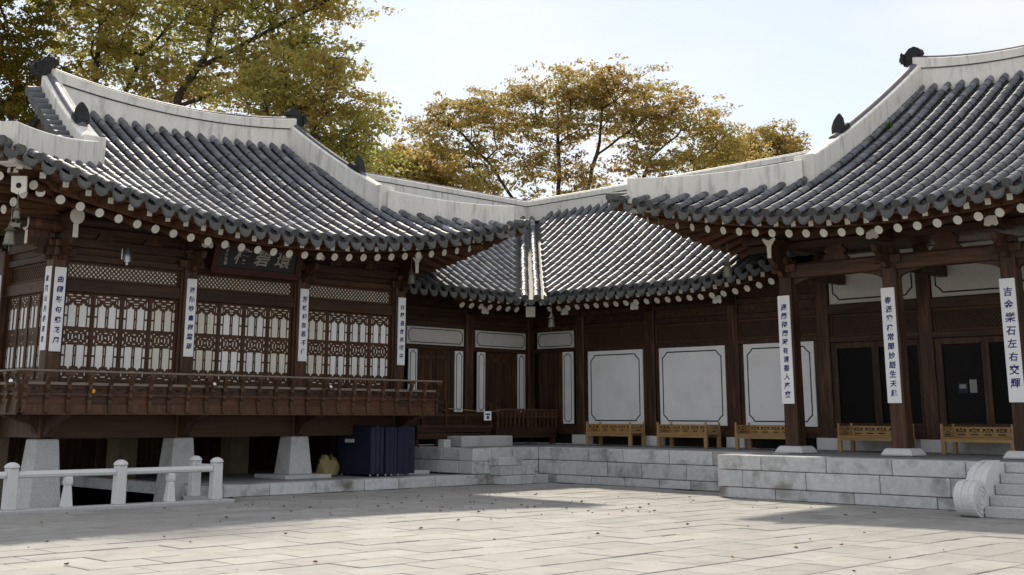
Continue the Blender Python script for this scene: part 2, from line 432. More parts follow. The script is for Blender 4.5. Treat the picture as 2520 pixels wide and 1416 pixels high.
# corner terrace (in front of the corner wing)
ct = empty('corner_terrace', (12.0, -1.6, 0))
xt = Matrix.Translation(-Vector((12.0, -1.6, 0)))
xtc = xt @ HALL
course(ct, xt, 9.76, 12.0, -1.60, 0.5, 0.54, 0.846, (0.5, 0.75), M['granite_stain'], seed=11)
course(ct, xt, 9.76, 12.0, -1.595, 0.5, 0.24, 0.54, (0.5, 0.8), M['granite_stain'], off=.6, seed=12)
course(ct, xt, 9.76, 12.0, -1.605, 0.5, 0.0, 0.24, (0.6, 0.9), M['granite_stain'], seed=13)
course(ct, xt @ Matrix.Translation((9.75, 0, 0)) @ Matrix.Rotation(-math.pi / 2, 4, 'Z'), -3.0, 1.60, 0.0, 0.5, 0.25, 0.55, (0.6, 0.8), M['granite'], seed=14)
course(ct, xt @ Matrix.Translation((9.75, 0, 0)) @ Matrix.Rotation(-math.pi / 2, 4, 'Z'), -3.0, 1.60, 0.004, 0.5, 0.55, 0.846, (0.6, 0.8), M['granite'], off=.5, seed=15)
VC = -0.6
UC0 = -(-1.6 + 8.345)                 # hall u of the inner corner
course(ct, xtc, UC0, 0.2, VC, 0.5, 0.54, 0.846, (0.95, 1.45), M['granite_stain'], off=.4, seed=21)
course(ct, xtc, UC0, 0.2, VC - .004, 0.5, 0.20, 0.54, (0.95, 1.45), M['granite_stain'], off=.9, seed=22)
course(ct, xtc, UC0, 0.2, VC + .004, 0.5, 0.0, 0.20, (0.8, 1.2), M['granite_stain'], off=.5, seed=23)
MB(xtc).box(-14, 0.1, VC + .45, 8, 0.1, 0.832).build('terrace_floor', M['floor_stone'], ct)
MB(xt).box(10.2, 12.42, -1.15, 6, 0.1, 0.830).build('terrace_floor', M['floor_stone'], ct)
tag(ct, 'weathered granite terrace with an inner corner in front of the corner wing', 'terrace')

# hall terrace
VH = -2.1
ht = empty('hall_terrace', HALL @ Vector((3.0, VH, 0)), -math.pi / 2)
xh = Matrix.Translation((-3.0, -VH, 0))
course(ht, xh, -0.25, 11.0, VH, 0.5, 0.55, 0.846, (1.3, 1.7), M['granite_stain'], off=.8, seed=31)
course(ht, xh, -0.25, 11.0, VH - .006, 0.5, 0.215, 0.55, (1.3, 1.8), M['granite_stain'], off=.45, seed=32)
course(ht, xh, -0.25, 11.0, VH + .004, 0.5, 0.0, 0.215, (1.3, 1.8), M['granite_stain'], off=.85, seed=33)
MB(xh).box(0.12, 11.0, VH + .45, 8, 0.1, 0.829).build('terrace_floor', M['floor_stone'], ht)
MB(xh).box(-0.25, 0.118, VH + .45, VC - .02, 0.1, 0.840).build('terrace_floor', M['floor_stone'], ht)
tag(ht, 'stained three-course granite terrace that carries the right-hand hall', 'terrace')

# hall steps with scroll cheek
st = empty('stone_steps', HALL @ Vector((6.6, VH - .5, 0)), -math.pi / 2)
xs = Matrix.Translation((-6.6, -(VH - .5), 0))
nst = 5; rise = 0.846 / nst
for k in range(nst):
    MB(xs).box(5.72, 8.6, VH - 0.98 + k * 0.235, VH - 0.98 + (k + 1) * 0.235 - 0.002 + (0.15 if k < nst - 1 else -0.2), k * rise, (k + 1) * rise - .004 * (k % 2)).build('step', M['granite'], st, bevel=0.012)
def cheek_profile():
    c = (VH - 1.02, 0.285); r = 0.285; pts = []
    for i in range(0, 22):                                # round the drum from top-back anticlockwise
        a = R(62 + i * 12.5); pts.append((c[0] + r * math.cos(a), c[1] + r * math.sin(a)))
    pts += [(VH - 0.72, 0.0), (VH - 0.012, 0.0), (VH - 0.012, 0.855)]
    for t in [0, .12, .25, .4, .55, .7, .85]:             # curved back running down to the drum
        a = t * math.pi / 2
        pts.append((VH - 0.012 - 0.22 - 0.62 * math.sin(a) * 1.0, 0.38 + 0.475 * math.cos(a)))
    return pts
ck = MB(xs)
prof = cheek_profile()
ck.prism([(p[0], p[1]) for p in prof], 'x', 5.36, 5.70)
co = ck.build('cheek_stone', M['granite_clean'], st, bevel=0.02)
gr = MB(xs)
for uu in (5.455, 5.575):                                 # raised bands on the rim
    prof2 = [((p[0] - (VH - .7)) * 1.022 + (VH - .7), (p[1] - .35) * 1.03 + .36) for p in prof]
    gr.prism(prof2, 'x', uu - 0.035, uu + 0.035)
gr.build('rim_band', M['granite_clean'], co, bevel=0.015)
sp = MB(xs)
for turn, rr in ((0, 0.22), (1, 0.15), (2, 0.08)):
    n = 20
    for i in range(n):
        a0, a1 = 2 * math.pi * i / n, 2 * math.pi * (i + 1) / n
        sp.beam((5.705, VH - 1.02 + rr * math.cos(a0), 0.285 + rr * math.sin(a0)), (5.705, VH - 1.02 + rr * math.cos(a1), 0.285 + rr * math.sin(a1)), 0.02, 0.025, up=(1, 0, 0))
sp.build('scroll_carving', M['granite_clean'], co)
tag(st, 'five grey stone steps with a curled scroll cheek stone at the right edge', 'steps')

# corner steps
cs = empty('corner_steps', (10.8, -1.75, 0))
xk = Matrix.Translation((-10.8, 1.75, 0))
for k, (a, b, dep, z0, z1) in enumerate([(10.35, 11.75, 0.56, 0.0, 0.21), (10.3, 11.45, 0.38, 0.21, 0.425), (10.25, 11.2, 0.2, 0.425, 0.635)]):
    r2 = random.Random(50 + k); u = a
    while u < b - .05:
        e = min(u + r2.uniform(.35, .6), b)
        if b - e < .2: e = b
        MB(xk).box(u + .006, e - .006, -1.62 - dep, -1.612, z0 + .004, z1 - .003).build('step_stone', M['granite_stain'], cs, bevel=.012)
        u = e
tag(cs, 'rough low stone steps against the inner corner of the terrace', 'steps')

# ------------------------------------------------------------------ roofs
TS, TR, TL = 0.355, 0.096, 0.285       # tile spacing, radius, exposed length
def tile_mesh(name, eave=None):
    mb = MB(); n = 8
    ringl = [(TR * math.cos(math.pi * i / n), 0.0, TR * math.sin(math.pi * i / n)) for i in range(n + 1)]
    ru = TR * 0.88
    ringu = [(ru * math.cos(math.pi * i / n), TL + 0.03, ru * math.sin(math.pi * i / n)) for i in range(n + 1)]
    ri = TR * 0.78
    ringi = [(ri * math.cos(math.pi * i / n), 0.0, ri * math.sin(math.pi * i / n)) for i in range(n + 1)]
    k = n + 1
    mb.add(ringl + ringu + ringi, [(i, i + 1, k + i + 1, k + i) for i in range(n)] + [(i + 1, i, 2 * k + i, 2 * k + i + 1) for i in range(n)])
    if eave is not None:
        mb.cyl((0, 0.015, 0.005), (0, -0.012, 0.005), TR * 1.04, n=14, mi=1)
        if eave == 1:
            mb.cyl((0, -0.012, 0.005), (0, -0.02, 0.005), TR * 0.62, n=12, mi=1)
    return mb.mesh(name, [M['tile'], M['tile_end'] if eave == 1 else M['floor_stone']] if eave is not None else M['tile'], smooth=True)
TILE, TILE_E, TILE_W = tile_mesh('roof_tile'), tile_mesh('eave_tile', 1), tile_mesh('valley_edge_tile', 2)
def fan_mesh():
    mb = MB(); n = 12; w = TS * 0.385; pts = []
    for i in range(n + 1):
        a = math.pi + math.pi * i / n; pts.append((w * math.cos(a), 0.01 + 0.172 * math.sin(a)))
    for i in range(7):
        t = 1 - i / 6 * 2; pts.append((w * t, 0.02 - 0.055 * (1 - t * t) + 0.03))
    mb.prism(pts, 'y', -0.012, 0.014)
    pts2 = [(p[0] * .78, (p[1] + .045) * .78 - .045) for p in pts]
    mb.prism(pts2, 'y', -0.02, -0.011)
    return mb.mesh('drip_tile', M['tile_end'], smooth=True)
FAN = fan_mesh()

def resample(path, step):
    out_, acc, L = [], 0.0, 0.0
    segs = [(Vector(path[i]), Vector(path[i + 1])) for i in range(len(path) - 1)]
    tot = sum((b - a).length for a, b in segs)
    n = max(1, int(round(tot / step)))
    tgt = [tot * i / n for i in range(n + 1)]
    res = []; k = 0; done = 0.0
    for t in tgt:
        while k < len(segs) - 1 and done + (segs[k][1] - segs[k][0]).length < t - 1e-9:
            done += (segs[k][1] - segs[k][0]).length; k += 1
        a, b = segs[k]; l = (b - a).length
        res.append(a.lerp(b, min(1, max(0, (t - done) / l if l else 0))))
    return res

class Tiling:
    """Collects tile matrices for one building; the largest-looking ones become objects, the rest one mesh."""
    def __init__(s, roof, xf, rootm):
        s.roof, s.xf, s.rootm, s.t, s.fans, s.eaves = roof, xf, rootm, [], [], []
    def column(s, path, side, eave=True, white=False, hidden=False):
        pts = resample(path, TL)
        for i in range(len(pts) - 1):
            d = (pts[i + 1] - pts[i]); L = d.length; d.normalize()
            ex = Vector(side).normalized(); ez = ex.cross(d).normalized(); ex = d.cross(ez)
            jit = rnd.uniform(-0.028, 0.028)
            m = frame(ex, d, ez, pts[i] + ex * rnd.uniform(-0.010, 0.010) + ez * rnd.uniform(0, 0.010)) @ Matrix.Rotation(jit, 4, 'Z') @ Matrix.Diagonal((1, L / TL, 1, 1))
            if i == 0 and eave: s.eaves.append((m, TILE_E))
            elif i == 0 and white: s.eaves.append((m, TILE_W))
            else: s.t.append((m, hidden))
    def fan(s, p, side, outward):
        ex = Vector(side).normalized(); ey = -Vector(outward).normalized(); ez = ex.cross(ey)
        s.fans.append(frame(ex, ey, ez, p) @ Matrix.Rotation(R(-12) + rnd.uniform(-.04, .04), 4, 'X'))
    def finish(s, limit=300):
        for m, me in s.eaves:
            obj('eave_tile', me, s.roof, s.xf @ m)
        for m in s.fans:
            obj('drip_tile', FAN, s.roof, s.xf @ m)
        key = lambda q: (1 if q[1] else 0, ((s.rootm @ s.xf @ q[0]).translation - CAM).length)
        s.t.sort(key=key)
        for m, h in s.t[:limit]:
            obj('roof_tile', TILE, s.roof, s.xf @ m)
        if s.t[limit:]:
            mb = MB()
            vs = [v.co.copy() for v in TILE.vertices]; fs = [tuple(p.vertices) for p in TILE.polygons]
            for m, h in s.t[limit:]:
                mm = s.xf @ m
                mb.add([mm @ v for v in vs], fs)
            tag(mb.build('upper_roof_tiles', M['tile'], s.roof, smooth=True), kind='stuff')

def under_tiles(mb, p0, p1):
    """Stepped concave tiles between two neighbouring tile columns (paths from eave to top)."""
    n = max(2, min(len(p0), len(p1)))
    a = resample(p0, 0.2); b = resample(p1, 0.2); n = min(len(a), len(b))
    for i in range(n - 1):
        lo, up = [], []
        for q in range(5):
            t = q / 4; sag = -0.10 * (1 - (2 * t - 1) ** 2)
            lo.append(a[i].lerp(b[i], t) + Vector((0, 0, sag + 0.028)))
            up.append(a[i + 1].lerp(b[i + 1], t) + Vector((0, 0, sag + 0.004)))
        dn = [p - Vector((0, 0, 0.03)) for p in lo]
        k = 5
        mb.add(lo + up + dn, [(q, q + 1, k + q + 1, k + q) for q in range(4)] + [(q + 1, q, 2 * k + q, 2 * k + q + 1) for q in range(4)])

GA = 0.74
def gprof(t): return GA * t + (1 - GA) * t * t

class HipGable:
    def __init__(s, uc, half, ug, vE, zE, vR, zR, pro=0.25, lift=1.07, rl=0.3, vfoot=0.0, splay=0.3):
        s.uc, s.half, s.ug, s.vE, s.zE, s.vR, s.zR, s.pro, s.lift, s.rl, s.vf = uc, half, ug, vE, zE, vR, zR, pro, lift, rl, vfoot
        s.ut = ug - splay
    def sn(s, u): return min(1.15, abs(u - s.uc) / s.half)
    def ve(s, u): return s.vE - s.pro * s.sn(u) ** 2
    def ze(s, u): return s.zE + s.lift * s.sn(u) ** 2
    def S(s, u, v):
        ve, ze = s.ve(u), s.ze(u)
        sr = min(s.sn(u), s.ug / s.half)
        zr = s.zR + s.rl * (sr * s.half / s.ug) ** 2 * 0.5
        t = (v - ve) / (s.vR - ve)
        z = ze + (zr - s.zE - (s.lift * s.sn(u) ** 2) * 0.85) * gprof(t) + 0 * t
        return z
    def top(s, u):
        d = abs(u - s.uc)
        if d <= s.ut: return s.vR - 0.12
        if d <= s.ug: return s.vR - 0.12 + (s.vf - s.vR + .12) * (d - s.ut) / (s.ug - s.ut)
        t = (d - s.ug) / (s.half - s.ug)
        return s.vf + (s.ve(u) - s.vf) * t
    def gu(s, v):                                   # half-distance of the descending ridge at depth v
        return s.ut + (s.ug - s.ut) * min(1, max(0, (s.vR - v) / (s.vR - s.vf)))
    def path(s, u, n=14):
        v0, v1 = s.ve(u), s.top(u)
        return [Vector((u, v0 + (v1 - v0) * i / n, s.S(u, v0 + (v1 - v0) * i / n))) for i in range(n + 1)]

def ridge(parent, path, w, h0, h1=None, name='ridge_wall', cap=True, capname='ridge_cap', ledge=True, base=-0.12, m='plaster', xf=None, capto=1.0):
    h1 = h0 if h1 is None else h1
    n = len(path)
    H = lambda i: h0 + (h1 - h0) * i / (n - 1)
    mb = MB(xf)
    if ledge:
        mb.sweep(path, lambda i: [(-w / 2, base), (w / 2, base), (w / 2, H(i) * .62), (-w / 2, H(i) * .62)])
        mb.sweep(path, lambda i: [(-w / 2 - .03, H(i) * .645), (w / 2 + .03, H(i) * .645), (w / 2 + .03, H(i) - .03), (w / 2 - .03, H(i)), (-w / 2 + .03, H(i)), (-w / 2 - .03, H(i) - .03)])
    else:
        mb.sweep(path, lambda i: [(-w / 2, base), (w / 2, base), (w / 2, H(i) - .02), (w / 2 - .03, H(i)), (-w / 2 + .03, H(i)), (-w / 2, H(i) - .02)])
    wall = mb.build(name, M[m], parent, bevel=0.01)
    if ledge:
        MB(xf).sweep(path, lambda i: [(-w / 2 - .012, H(i) * .615), (w / 2 + .012, H(i) * .615), (w / 2 + .012, H(i) * .65), (-w / 2 - .012, H(i) * .65)]).build('ledge_course', M['tile_dark'], wall)
    if cap:
        kk = max(2, int(n * capto)); pc = path[:kk]
        r = 0.1
        MB(xf).sweep(pc, lambda i: [(r * math.cos(R(a)), H(i) + r * .85 * math.sin(R(a)) - .01) for a in (-10, 20, 50, 90, 130, 160, 190)]).build(capname, M['tile'], wall, smooth=True)
    return wall

def ridge_end_ornament(parent, xf, p, flip, size=1.0):
    """Curled end tile of the main ridge: a rounded head, a neck and an upright plate."""
    s = -1 if flip else 1
    head = [(0.02, 0.0), (0.30, 0.02), (0.36, 0.16), (0.47, 0.22), (0.45, 0.34), (0.30, 0.42), (0.12, 0.60), (-0.06, 0.64), (-0.22, 0.56), (-0.27, 0.42), (-0.20, 0.34), (-0.10, 0.30), (-0.06, 0.18)]
    mb = MB(xf)
    pts = [(p[0] + s * q[0] * size, p[2] + q[1] * size) for q in head]
    if flip: pts.reverse()
    mb.prism(pts, 'y', p[1] - 0.15 * size, p[1] + 0.15 * size)
    mb.prism([(p[0] + s * (0.33) * size + (q[0] * .05) * size, p[2] + q[1] * size) for q in ((-1, .1), (1, .1), (1, .42), (0, .5), (-1, .42))], 'y', p[1] - .24 * size, p[1] + .24 * size)
    return mb.build('ridge_end_tile', M['ornament'], parent, bevel=0.04)

def shield_ornament(parent, xf, p, d, size=1.0):
    """Small pointed guardian tile standing on a descending ridge; d = downhill direction."""
    mb = MB(xf); d = Vector(d).normalized(); sd = Vector((d.y, -d.x, 0)).normalized(); p = Vector(p)
    outl = [(-.15, 0), (.15, 0), (.18, .16), (.13, .32), (.05, .42), (0, .46), (-.05, .42), (-.13, .32), (-.18, .16)]
    for off, sc_ in ((0.0, 1.0), (0.05, .72)):
        vs = []
        for w in (0, 0.06):
            for a, b in outl:
                vs.append(p + sd * (a * size * sc_) + d * (off + w + 0.12 - b * 0.25) * size + Vector((0, 0, b * size * (sc_ if off else 1))))
        n = len(outl)
        mb.add(vs, [tuple(range(n)), tuple(range(2 * n - 1, n - 1, -1))] + [(i, n + i, n + (i + 1) % n, (i + 1) % n) for i in range(n)])
    mb.beam(p - d * 0.25 * size + Vector((0, 0, .06)), p + d * .16 * size + Vector((0, 0, .03)), .26 * size, .14 * size)
    return mb.build('guardian_tile', M['ornament'], parent, bevel=0.02)

RAFT = None
def rafter_mesh(rad, nm):
    mb = MB(); mb.cyl((0, 0, 0), (0, 1, 0), rad * 1.12, rad, n=14, mi=0, endmi=1)
    return mb.mesh(nm, [M['rafter'], M['white_end']], smooth=True)
def fly_mesh(w, nm):
    mb = MB(); mb.beam((0, 0, 0), (0, 1, 0), w, w * 1.05, 0, 1)
    return mb.mesh(nm, [M['rafter'], M['white_end']])
RAFT, FLY = rafter_mesh(0.087, 'rafter'), fly_mesh(0.108, 'flying_rafter')
def stick(name, me, parent, xf, a, b):
    a, b = Vector(a), Vector(b); d = b - a; L = d.length; d.normalize()
    ex = d.cross(Vector((0, 0, 1))).normalized(); ez = ex.cross(d)
    return obj(name, me, parent, xf @ frame(ex, d, ez, a) @ Matrix.Diagonal((1, L, 1, 1)))

def eave_wood(parent, roof, xf, HG, ucol0, ucol1, vcol, side_left=False, side_right=False, u_from=None, u_to=None):
    """Rafters, flying rafters and soffit below the front eave of a hip-and-gable roof; fanned at the corners."""
    n = int((2 * HG.half - 0.9) / 0.40); us = [HG.uc - HG.half + 0.45 + (2 * HG.half - 0.9) * i / n for i in range(n + 1)]
    for u in us:
        s2 = HG.sn(u) ** 2
        hv = HG.vE + 0.72 - 0.16 * s2; hz = HG.zE - 0.27 + 0.92 * s2
        c = HG.uc; d = u - c; lim = (ucol1 - ucol0) / 2 - 0.35
        if abs(d) > lim:                                   # fan towards the corner column
            k = min(1, (abs(d) - lim) / (HG.half - lim))
            tu = c + math.copysign(lim + 0.30 * (abs(d) - lim), d); tv = vcol + 1.0
        else:
            tu, tv = u, vcol + 1.0
        run = math.hypot(u - tu, hv - tv)
        tz = max(hz + 0.15, HG.zE - 0.27 + 0.42 * (tv - HG.vE - .72) + 0.25 * s2)
        stick('rafter', RAFT, roof, xf, (tu, tv, tz), (u, hv, hz))
        dv = Vector((u - tu, hv - tv, 0)).normalized()
        e = Vector((u, hv, 0)) + dv * 0.47
        e.z = HG.zE - 0.13 + 1.0 * HG.sn(e.x) ** 2
        stick('flying_rafter', FLY, roof, xf, (u - dv.x * .25, hv - dv.y * .25, hz + 0.17 + .06), (e.x, e.y, e.z))
    # soffit boards
    N = 40; mb = MB(xf); grid = []
    for i in range(N + 1):
        u = HG.uc - HG.half * .985 + 2 * HG.half * .985 * i / N; s2 = HG.sn(u) ** 2
        row = [(u, HG.ve(u) + .06, HG.ze(u) - .035), (u, HG.vE + 0.74 - .16 * s2, HG.zE - 0.02 + .95 * s2),
               (u, HG.vE + 0.76 - .16 * s2, HG.zE - 0.15 + .93 * s2), (u, vcol + 0.0, HG.zE + 0.42 + .55 * s2 * .9), (u, vcol + 1.1, HG.zE + .9 + .3 * s2)]
        grid += row
    mb.add(grid, [(i * 5 + j, (i + 1) * 5 + j, (i + 1) * 5 + j + 1, i * 5 + j + 1) for i in range(N) for j in range(4)])
    mb.build('soffit', M['rafter'], roof)
    fa = MB(xf)
    pth = [(HG.uc - HG.half * .985 + 2 * HG.half * .985 * i / N,) for i in range(N + 1)]
    pth = [(p[0], HG.ve(p[0]) + .10, HG.ze(p[0]) - .045) for p in pth]
    fa.sweep(pth, lambda i: [(-.04, -.045), (.04, -.045), (.04, .05), (-.04, .05)]).build('eave_board', M['rafter'], roof)

def hip_gable(name_root, root, HG, xf, rootm, depth_back, left_tiles, vis_right):
    roof = MB(xf)
    # under-tile bed of the front slope
    ncol = int(round(2 * (HG.half - 0.12) / TS)); us = [HG.uc - HG.half + 0.12 + 2 * (HG.half - .12) * i / ncol for i in range(ncol + 1)]
    paths = [HG.path(u) for u in us]
    for i in range(ncol):
        under_tiles(roof, paths[i], paths[i + 1])
    ro = roof.build('roof', M['tile_dark'], root)
    T = Tiling(ro, xf, rootm)
    for i, u in enumerate(us):
        T.column([p + Vector((0, 0, 0.05)) for p in paths[i]], (1, 0, 0))
    for i in range(ncol):
        p = (paths[i][0] + paths[i + 1][0]) / 2
        T.fan(p + Vector((0, -0.03, -0.035)), paths[i + 1][0] - paths[i][0], (0, -1, 0))
    # side and back slopes
    vback = 2 * HG.vR - HG.vE
    sd = MB(xf)
    for sgn in (-1, 1):
        ue = HG.uc + sgn * HG.half; ug = HG.uc + sgn * HG.ug
        K = 24; grid = []
        hv = (vback - HG.vE) / 2 + HG.pro
        for i in range(K + 1):
            v = HG.ve(ue) + (2 * (HG.vR - HG.ve(ue))) * i / K
            sv = abs(v - HG.vR) / hv
            e = (ue + sgn * HG.pro * (sv ** 2 - 1), v, HG.zE + HG.lift * min(1, sv) ** 2)
            vv = min(max(v, HG.vf), 2 * HG.vR - HG.vf)
            dist = abs(HG.vf - HG.ve(ue))
            if v < HG.vf: k = (v - HG.ve(ue)) / dist
            elif v > 2 * HG.vR - HG.vf: k = (2 * HG.vR - HG.ve(ue) - v) / dist
            else: k = 1.0
            k = max(k, 0.001)
            uh = ue + (ug - ue) * k
            zh = HG.S(uh, HG.vf if k >= 1 else HG.top(uh))
            grid += [Vector(e), Vector(e).lerp(Vector((uh, v, zh)), .5) - Vector((0, 0, .12 * k)), Vector((uh, v, zh))]
            if sgn < 0 and left_tiles and i < K - 1 and k > .1:
                T.column([grid[-3] + Vector((0, 0, .03)), grid[-2] + Vector((0, 0, .03)), grid[-1] + Vector((0, 0, .03))], (0, -1, 0), eave=v < 3)
                if v < 3: T.fan(grid[-3] + Vector((-.03, .22, -.03)), (0, -1, 0), (-1, 0, 0))
        sd.add(grid, [(i * 3 + j, (i + 1) * 3 + j, (i + 1) * 3 + j + 1, i * 3 + j + 1) for i in range(K) for j in range(2)])
        # soffit of the side eave
        low = [p - Vector((sgn * (.05 + .0), 0, .07)) for p in grid[0::3]]
        inn = [Vector((ue - sgn * 2.9, min(max(p.y, HG.vE + 1.2), vback - 1.2), HG.zE + .75)) for p in low]
        sf = MB(xf); sf.add(low + inn, [(i, i + 1, K + 2 + i, K + 1 + i) for i in range(K)]); sf.build('side_soffit', M['rafter'], ro)
    K = 20; grid = []
    for i in range(K + 1):
        u = HG.uc - HG.half + 2 * HG.half * i / K
        a = HG.path(u, 6); grid += [Vector((p.x, 2 * HG.vR - p.y, p.z)) for p in a]
    sd.add(grid, [(i * 7 + j, (i + 1) * 7 + j, (i + 1) * 7 + j + 1, i * 7 + j + 1) for i in range(K) for j in range(6)])
    sd.build('side_and_back_slopes', M['tile_dark'], ro)
    # gable infill
    for sgn in (-1, 1):
        ug = HG.uc + sgn * (HG.ut - .12); gm = MB(xf); K = 10
        fr = [(HG.vf + (HG.vR - HG.vf) * i / K) for i in range(K + 1)]
        poly = [(v, HG.S(ug, v) - .02) for v in fr] + [(2 * HG.vR - v, HG.S(ug, v) - .02) for v in reversed(fr[:-1])]
        gm.prism(poly, 'x', ug - .05, ug + .05); gm.build('gable_wall', M['wood'], ro)
    # side rafters close to the corner seen from the court
    for sgn in ((1,) if left_tiles else (-1,)):
        ue = HG.uc + sgn * HG.half
        for i in range(9):
            v = HG.ve(ue) + .75 + i * .40; s2 = (abs(v - HG.vR) / (HG.vR - HG.vE + HG.pro)) ** 2
            stick('rafter', RAFT, ro, xf, (ue - sgn * 2.75, max(v, HG.vE + 1.9), HG.zE + .62), (ue - sgn * .92, v, HG.zE - .26 + .85 * s2))
            stick('flying_rafter', FLY, ro, xf, (ue - sgn * 1.2, v, HG.zE - .02 + .85 * s2), (ue - sgn * .42, v - .05, HG.zE - .12 + .92 * s2))
    # main ridge
    K = 20; a = HG.ut + .02
    mp_ = [Vector((HG.uc - a + 2 * a * i / K, HG.vR, HG.S(HG.uc - a + 2 * a * i / K, HG.vR) - .02)) for i in range(K + 1)]
    hh = [0.60 + 0.16 * (abs(i - K / 2) / (K / 2)) ** 2 for i in range(K + 1)]
    w = .40; mb = MB(xf)
    mb.sweep(mp_, lambda i: [(-w / 2, -.3), (w / 2, -.3), (w / 2, hh[i] * .60), (-w / 2, hh[i] * .60)])
    mb.sweep(mp_, lambda i: [(-w / 2 - .04, hh[i] * .63), (w / 2 + .04, hh[i] * .63), (w / 2 + .04, hh[i] - .03), (w / 2, hh[i]), (-w / 2, hh[i]), (-w / 2 - .04, hh[i] - .03)])
    rw = mb.build('main_ridge', M['plaster'], ro)
    MB(xf).sweep(mp_, lambda i: [(-w / 2 - .02, hh[i] * .595), (w / 2 + .02, hh[i] * .595), (w / 2 + .02, hh[i] * .635), (-w / 2 - .02, hh[i] * .635)]).build('ledge_course', M['tile_dark'], rw)
    MB(xf).sweep(mp_, lambda i: [(.13 * math.cos(R(q)) * 1.3, hh[i] + .09 * math.sin(R(q)) - .005) for q in (-5, 25, 60, 90, 120, 155, 185)]).build('ridge_cap', M['tile_dark'], rw, smooth=True)
    ridge_end_ornament(ro, xf, (mp_[0].x - .05, HG.vR, mp_[0].z + hh[0] - .20), True, .80)
    ridge_end_ornament(ro, xf, (mp_[-1].x + .05, HG.vR, mp_[-1].z + hh[0] - .20), False, .80)
    # descending and hip ridges
    for sgn in (-1, 1):
        ug = HG.uc + sgn * HG.ug; K = 14
        pth = []
        for i in range(K + 1):
            v = HG.vR - .1 + (HG.vf - HG.vR + .1) * i / K; u = HG.uc + sgn * HG.gu(v)
            pth.append(Vector((u, v, HG.S(u, v))))
        ridge(ro, pth, .40, .66, .56, 'descending_ridge', cap=True, ledge=False, xf=xf, base=-.25, capto=.80)
        k = int(K * .80); q = pth[k - 1]
        shield_ornament(ro, xf, q + Vector((0, 0, .60)), (pth[k] - pth[k - 2]), 1.0)
        # foot block
        f = pth[-1]; MB(xf).box(ug - .24, ug + .24, f.y - .10, f.y + .16, f.z - .3, f.z + .60).build('ridge_foot', M['plaster'], ro, bevel=.015)
        ue = HG.uc + sgn * HG.half; hp = []
        for i in range(K + 1):
            t = .02 + .87 * i / K; u = ug + (ue - ug) * t
            hp.append(Vector((u, HG.top(u), HG.S(u, HG.top(u)))))
        ridge(ro, hp, .36, .50, .46, 'hip_ridge', cap=False, ledge=False, xf=xf, base=-.3)
        # corner tile beyond the hip ridge
        u = ug + (ue - ug) * .99; e = Vector((u, HG.top(u), HG.S(u, HG.top(u)) + .08)); ddir = (hp[-1] - hp[-2]).normalized()
        MB(xf).cyl(hp[-1] - ddir * .1 + Vector((0, 0, .04)), e - Vector((0, 0, .06)), .12, .12, 12).build('corner_tile', M['tile_end'], ro, smooth=True)
        # gable-edge tiles
        for i in range(11):
            v = HG.vf + .50 + (HG.vR - HG.vf - .6) * i / 10
            z = HG.S(ug, v)
            uq = HG.uc + sgn * HG.gu(v)
            MB(xf).cyl((uq + sgn * .15, v, z + .20), (uq + sgn * .52, v, z + .15), .115, .12, 14, 0, 1).build('gable_tile', [M['tile'], M['tile_end']], ro, smooth=True)
        # corner rafters, two layers, with pale ends
        cb = MB(xf); cc = Vector((HG.uc + sgn * (HG.half - 2.2), HG.vE + 2.0, HG.zE + .32)); ce = Vector((ue - sgn * .62, HG.ve(ue) + .62, HG.zE + .72))
        cb.beam(cc, ce, .2, .28, 0, 1)
        cb.build('corner_rafter', [M['rafter'], M['white_end']], ro)
        cb2 = MB(xf); ce2 = Vector((ue - sgn * .14, HG.ve(ue) + .14, HG.ze(ue) - .16))
        cb2.beam(cc + Vector((0, 0, .3)), ce2, .18, .20, 0, 2); cb2.build('corner_rafter', [M['rafter'], M['white_end'], M['tile_end']], ro)
    T.finish()
    return ro

# ------------------------------------------------------------------ shared joinery
def plate(mb, x0, z0, w, h, y0, y1, opens):
    zs = sorted({0.0, h} | {o[2] for o in opens} | {o[3] for o in opens})
    for a, b in zip(zs, zs[1:]):
        if b - a < 1e-6: continue
        mid = (a + b) / 2
        cut = sorted((o[0] * w, o[1] * w) for o in opens if o[2] < mid < o[3])
        x = 0.0
        for c0, c1 in cut:
            if c0 > x + 1e-6: mb.box(x0 + x, x0 + c0, y0, y1, z0 + a, z0 + b)
            x = max(x, c1)
        if x < w - 1e-6: mb.box(x0 + x, x0 + w, y0, y1, z0 + a, z0 + b)

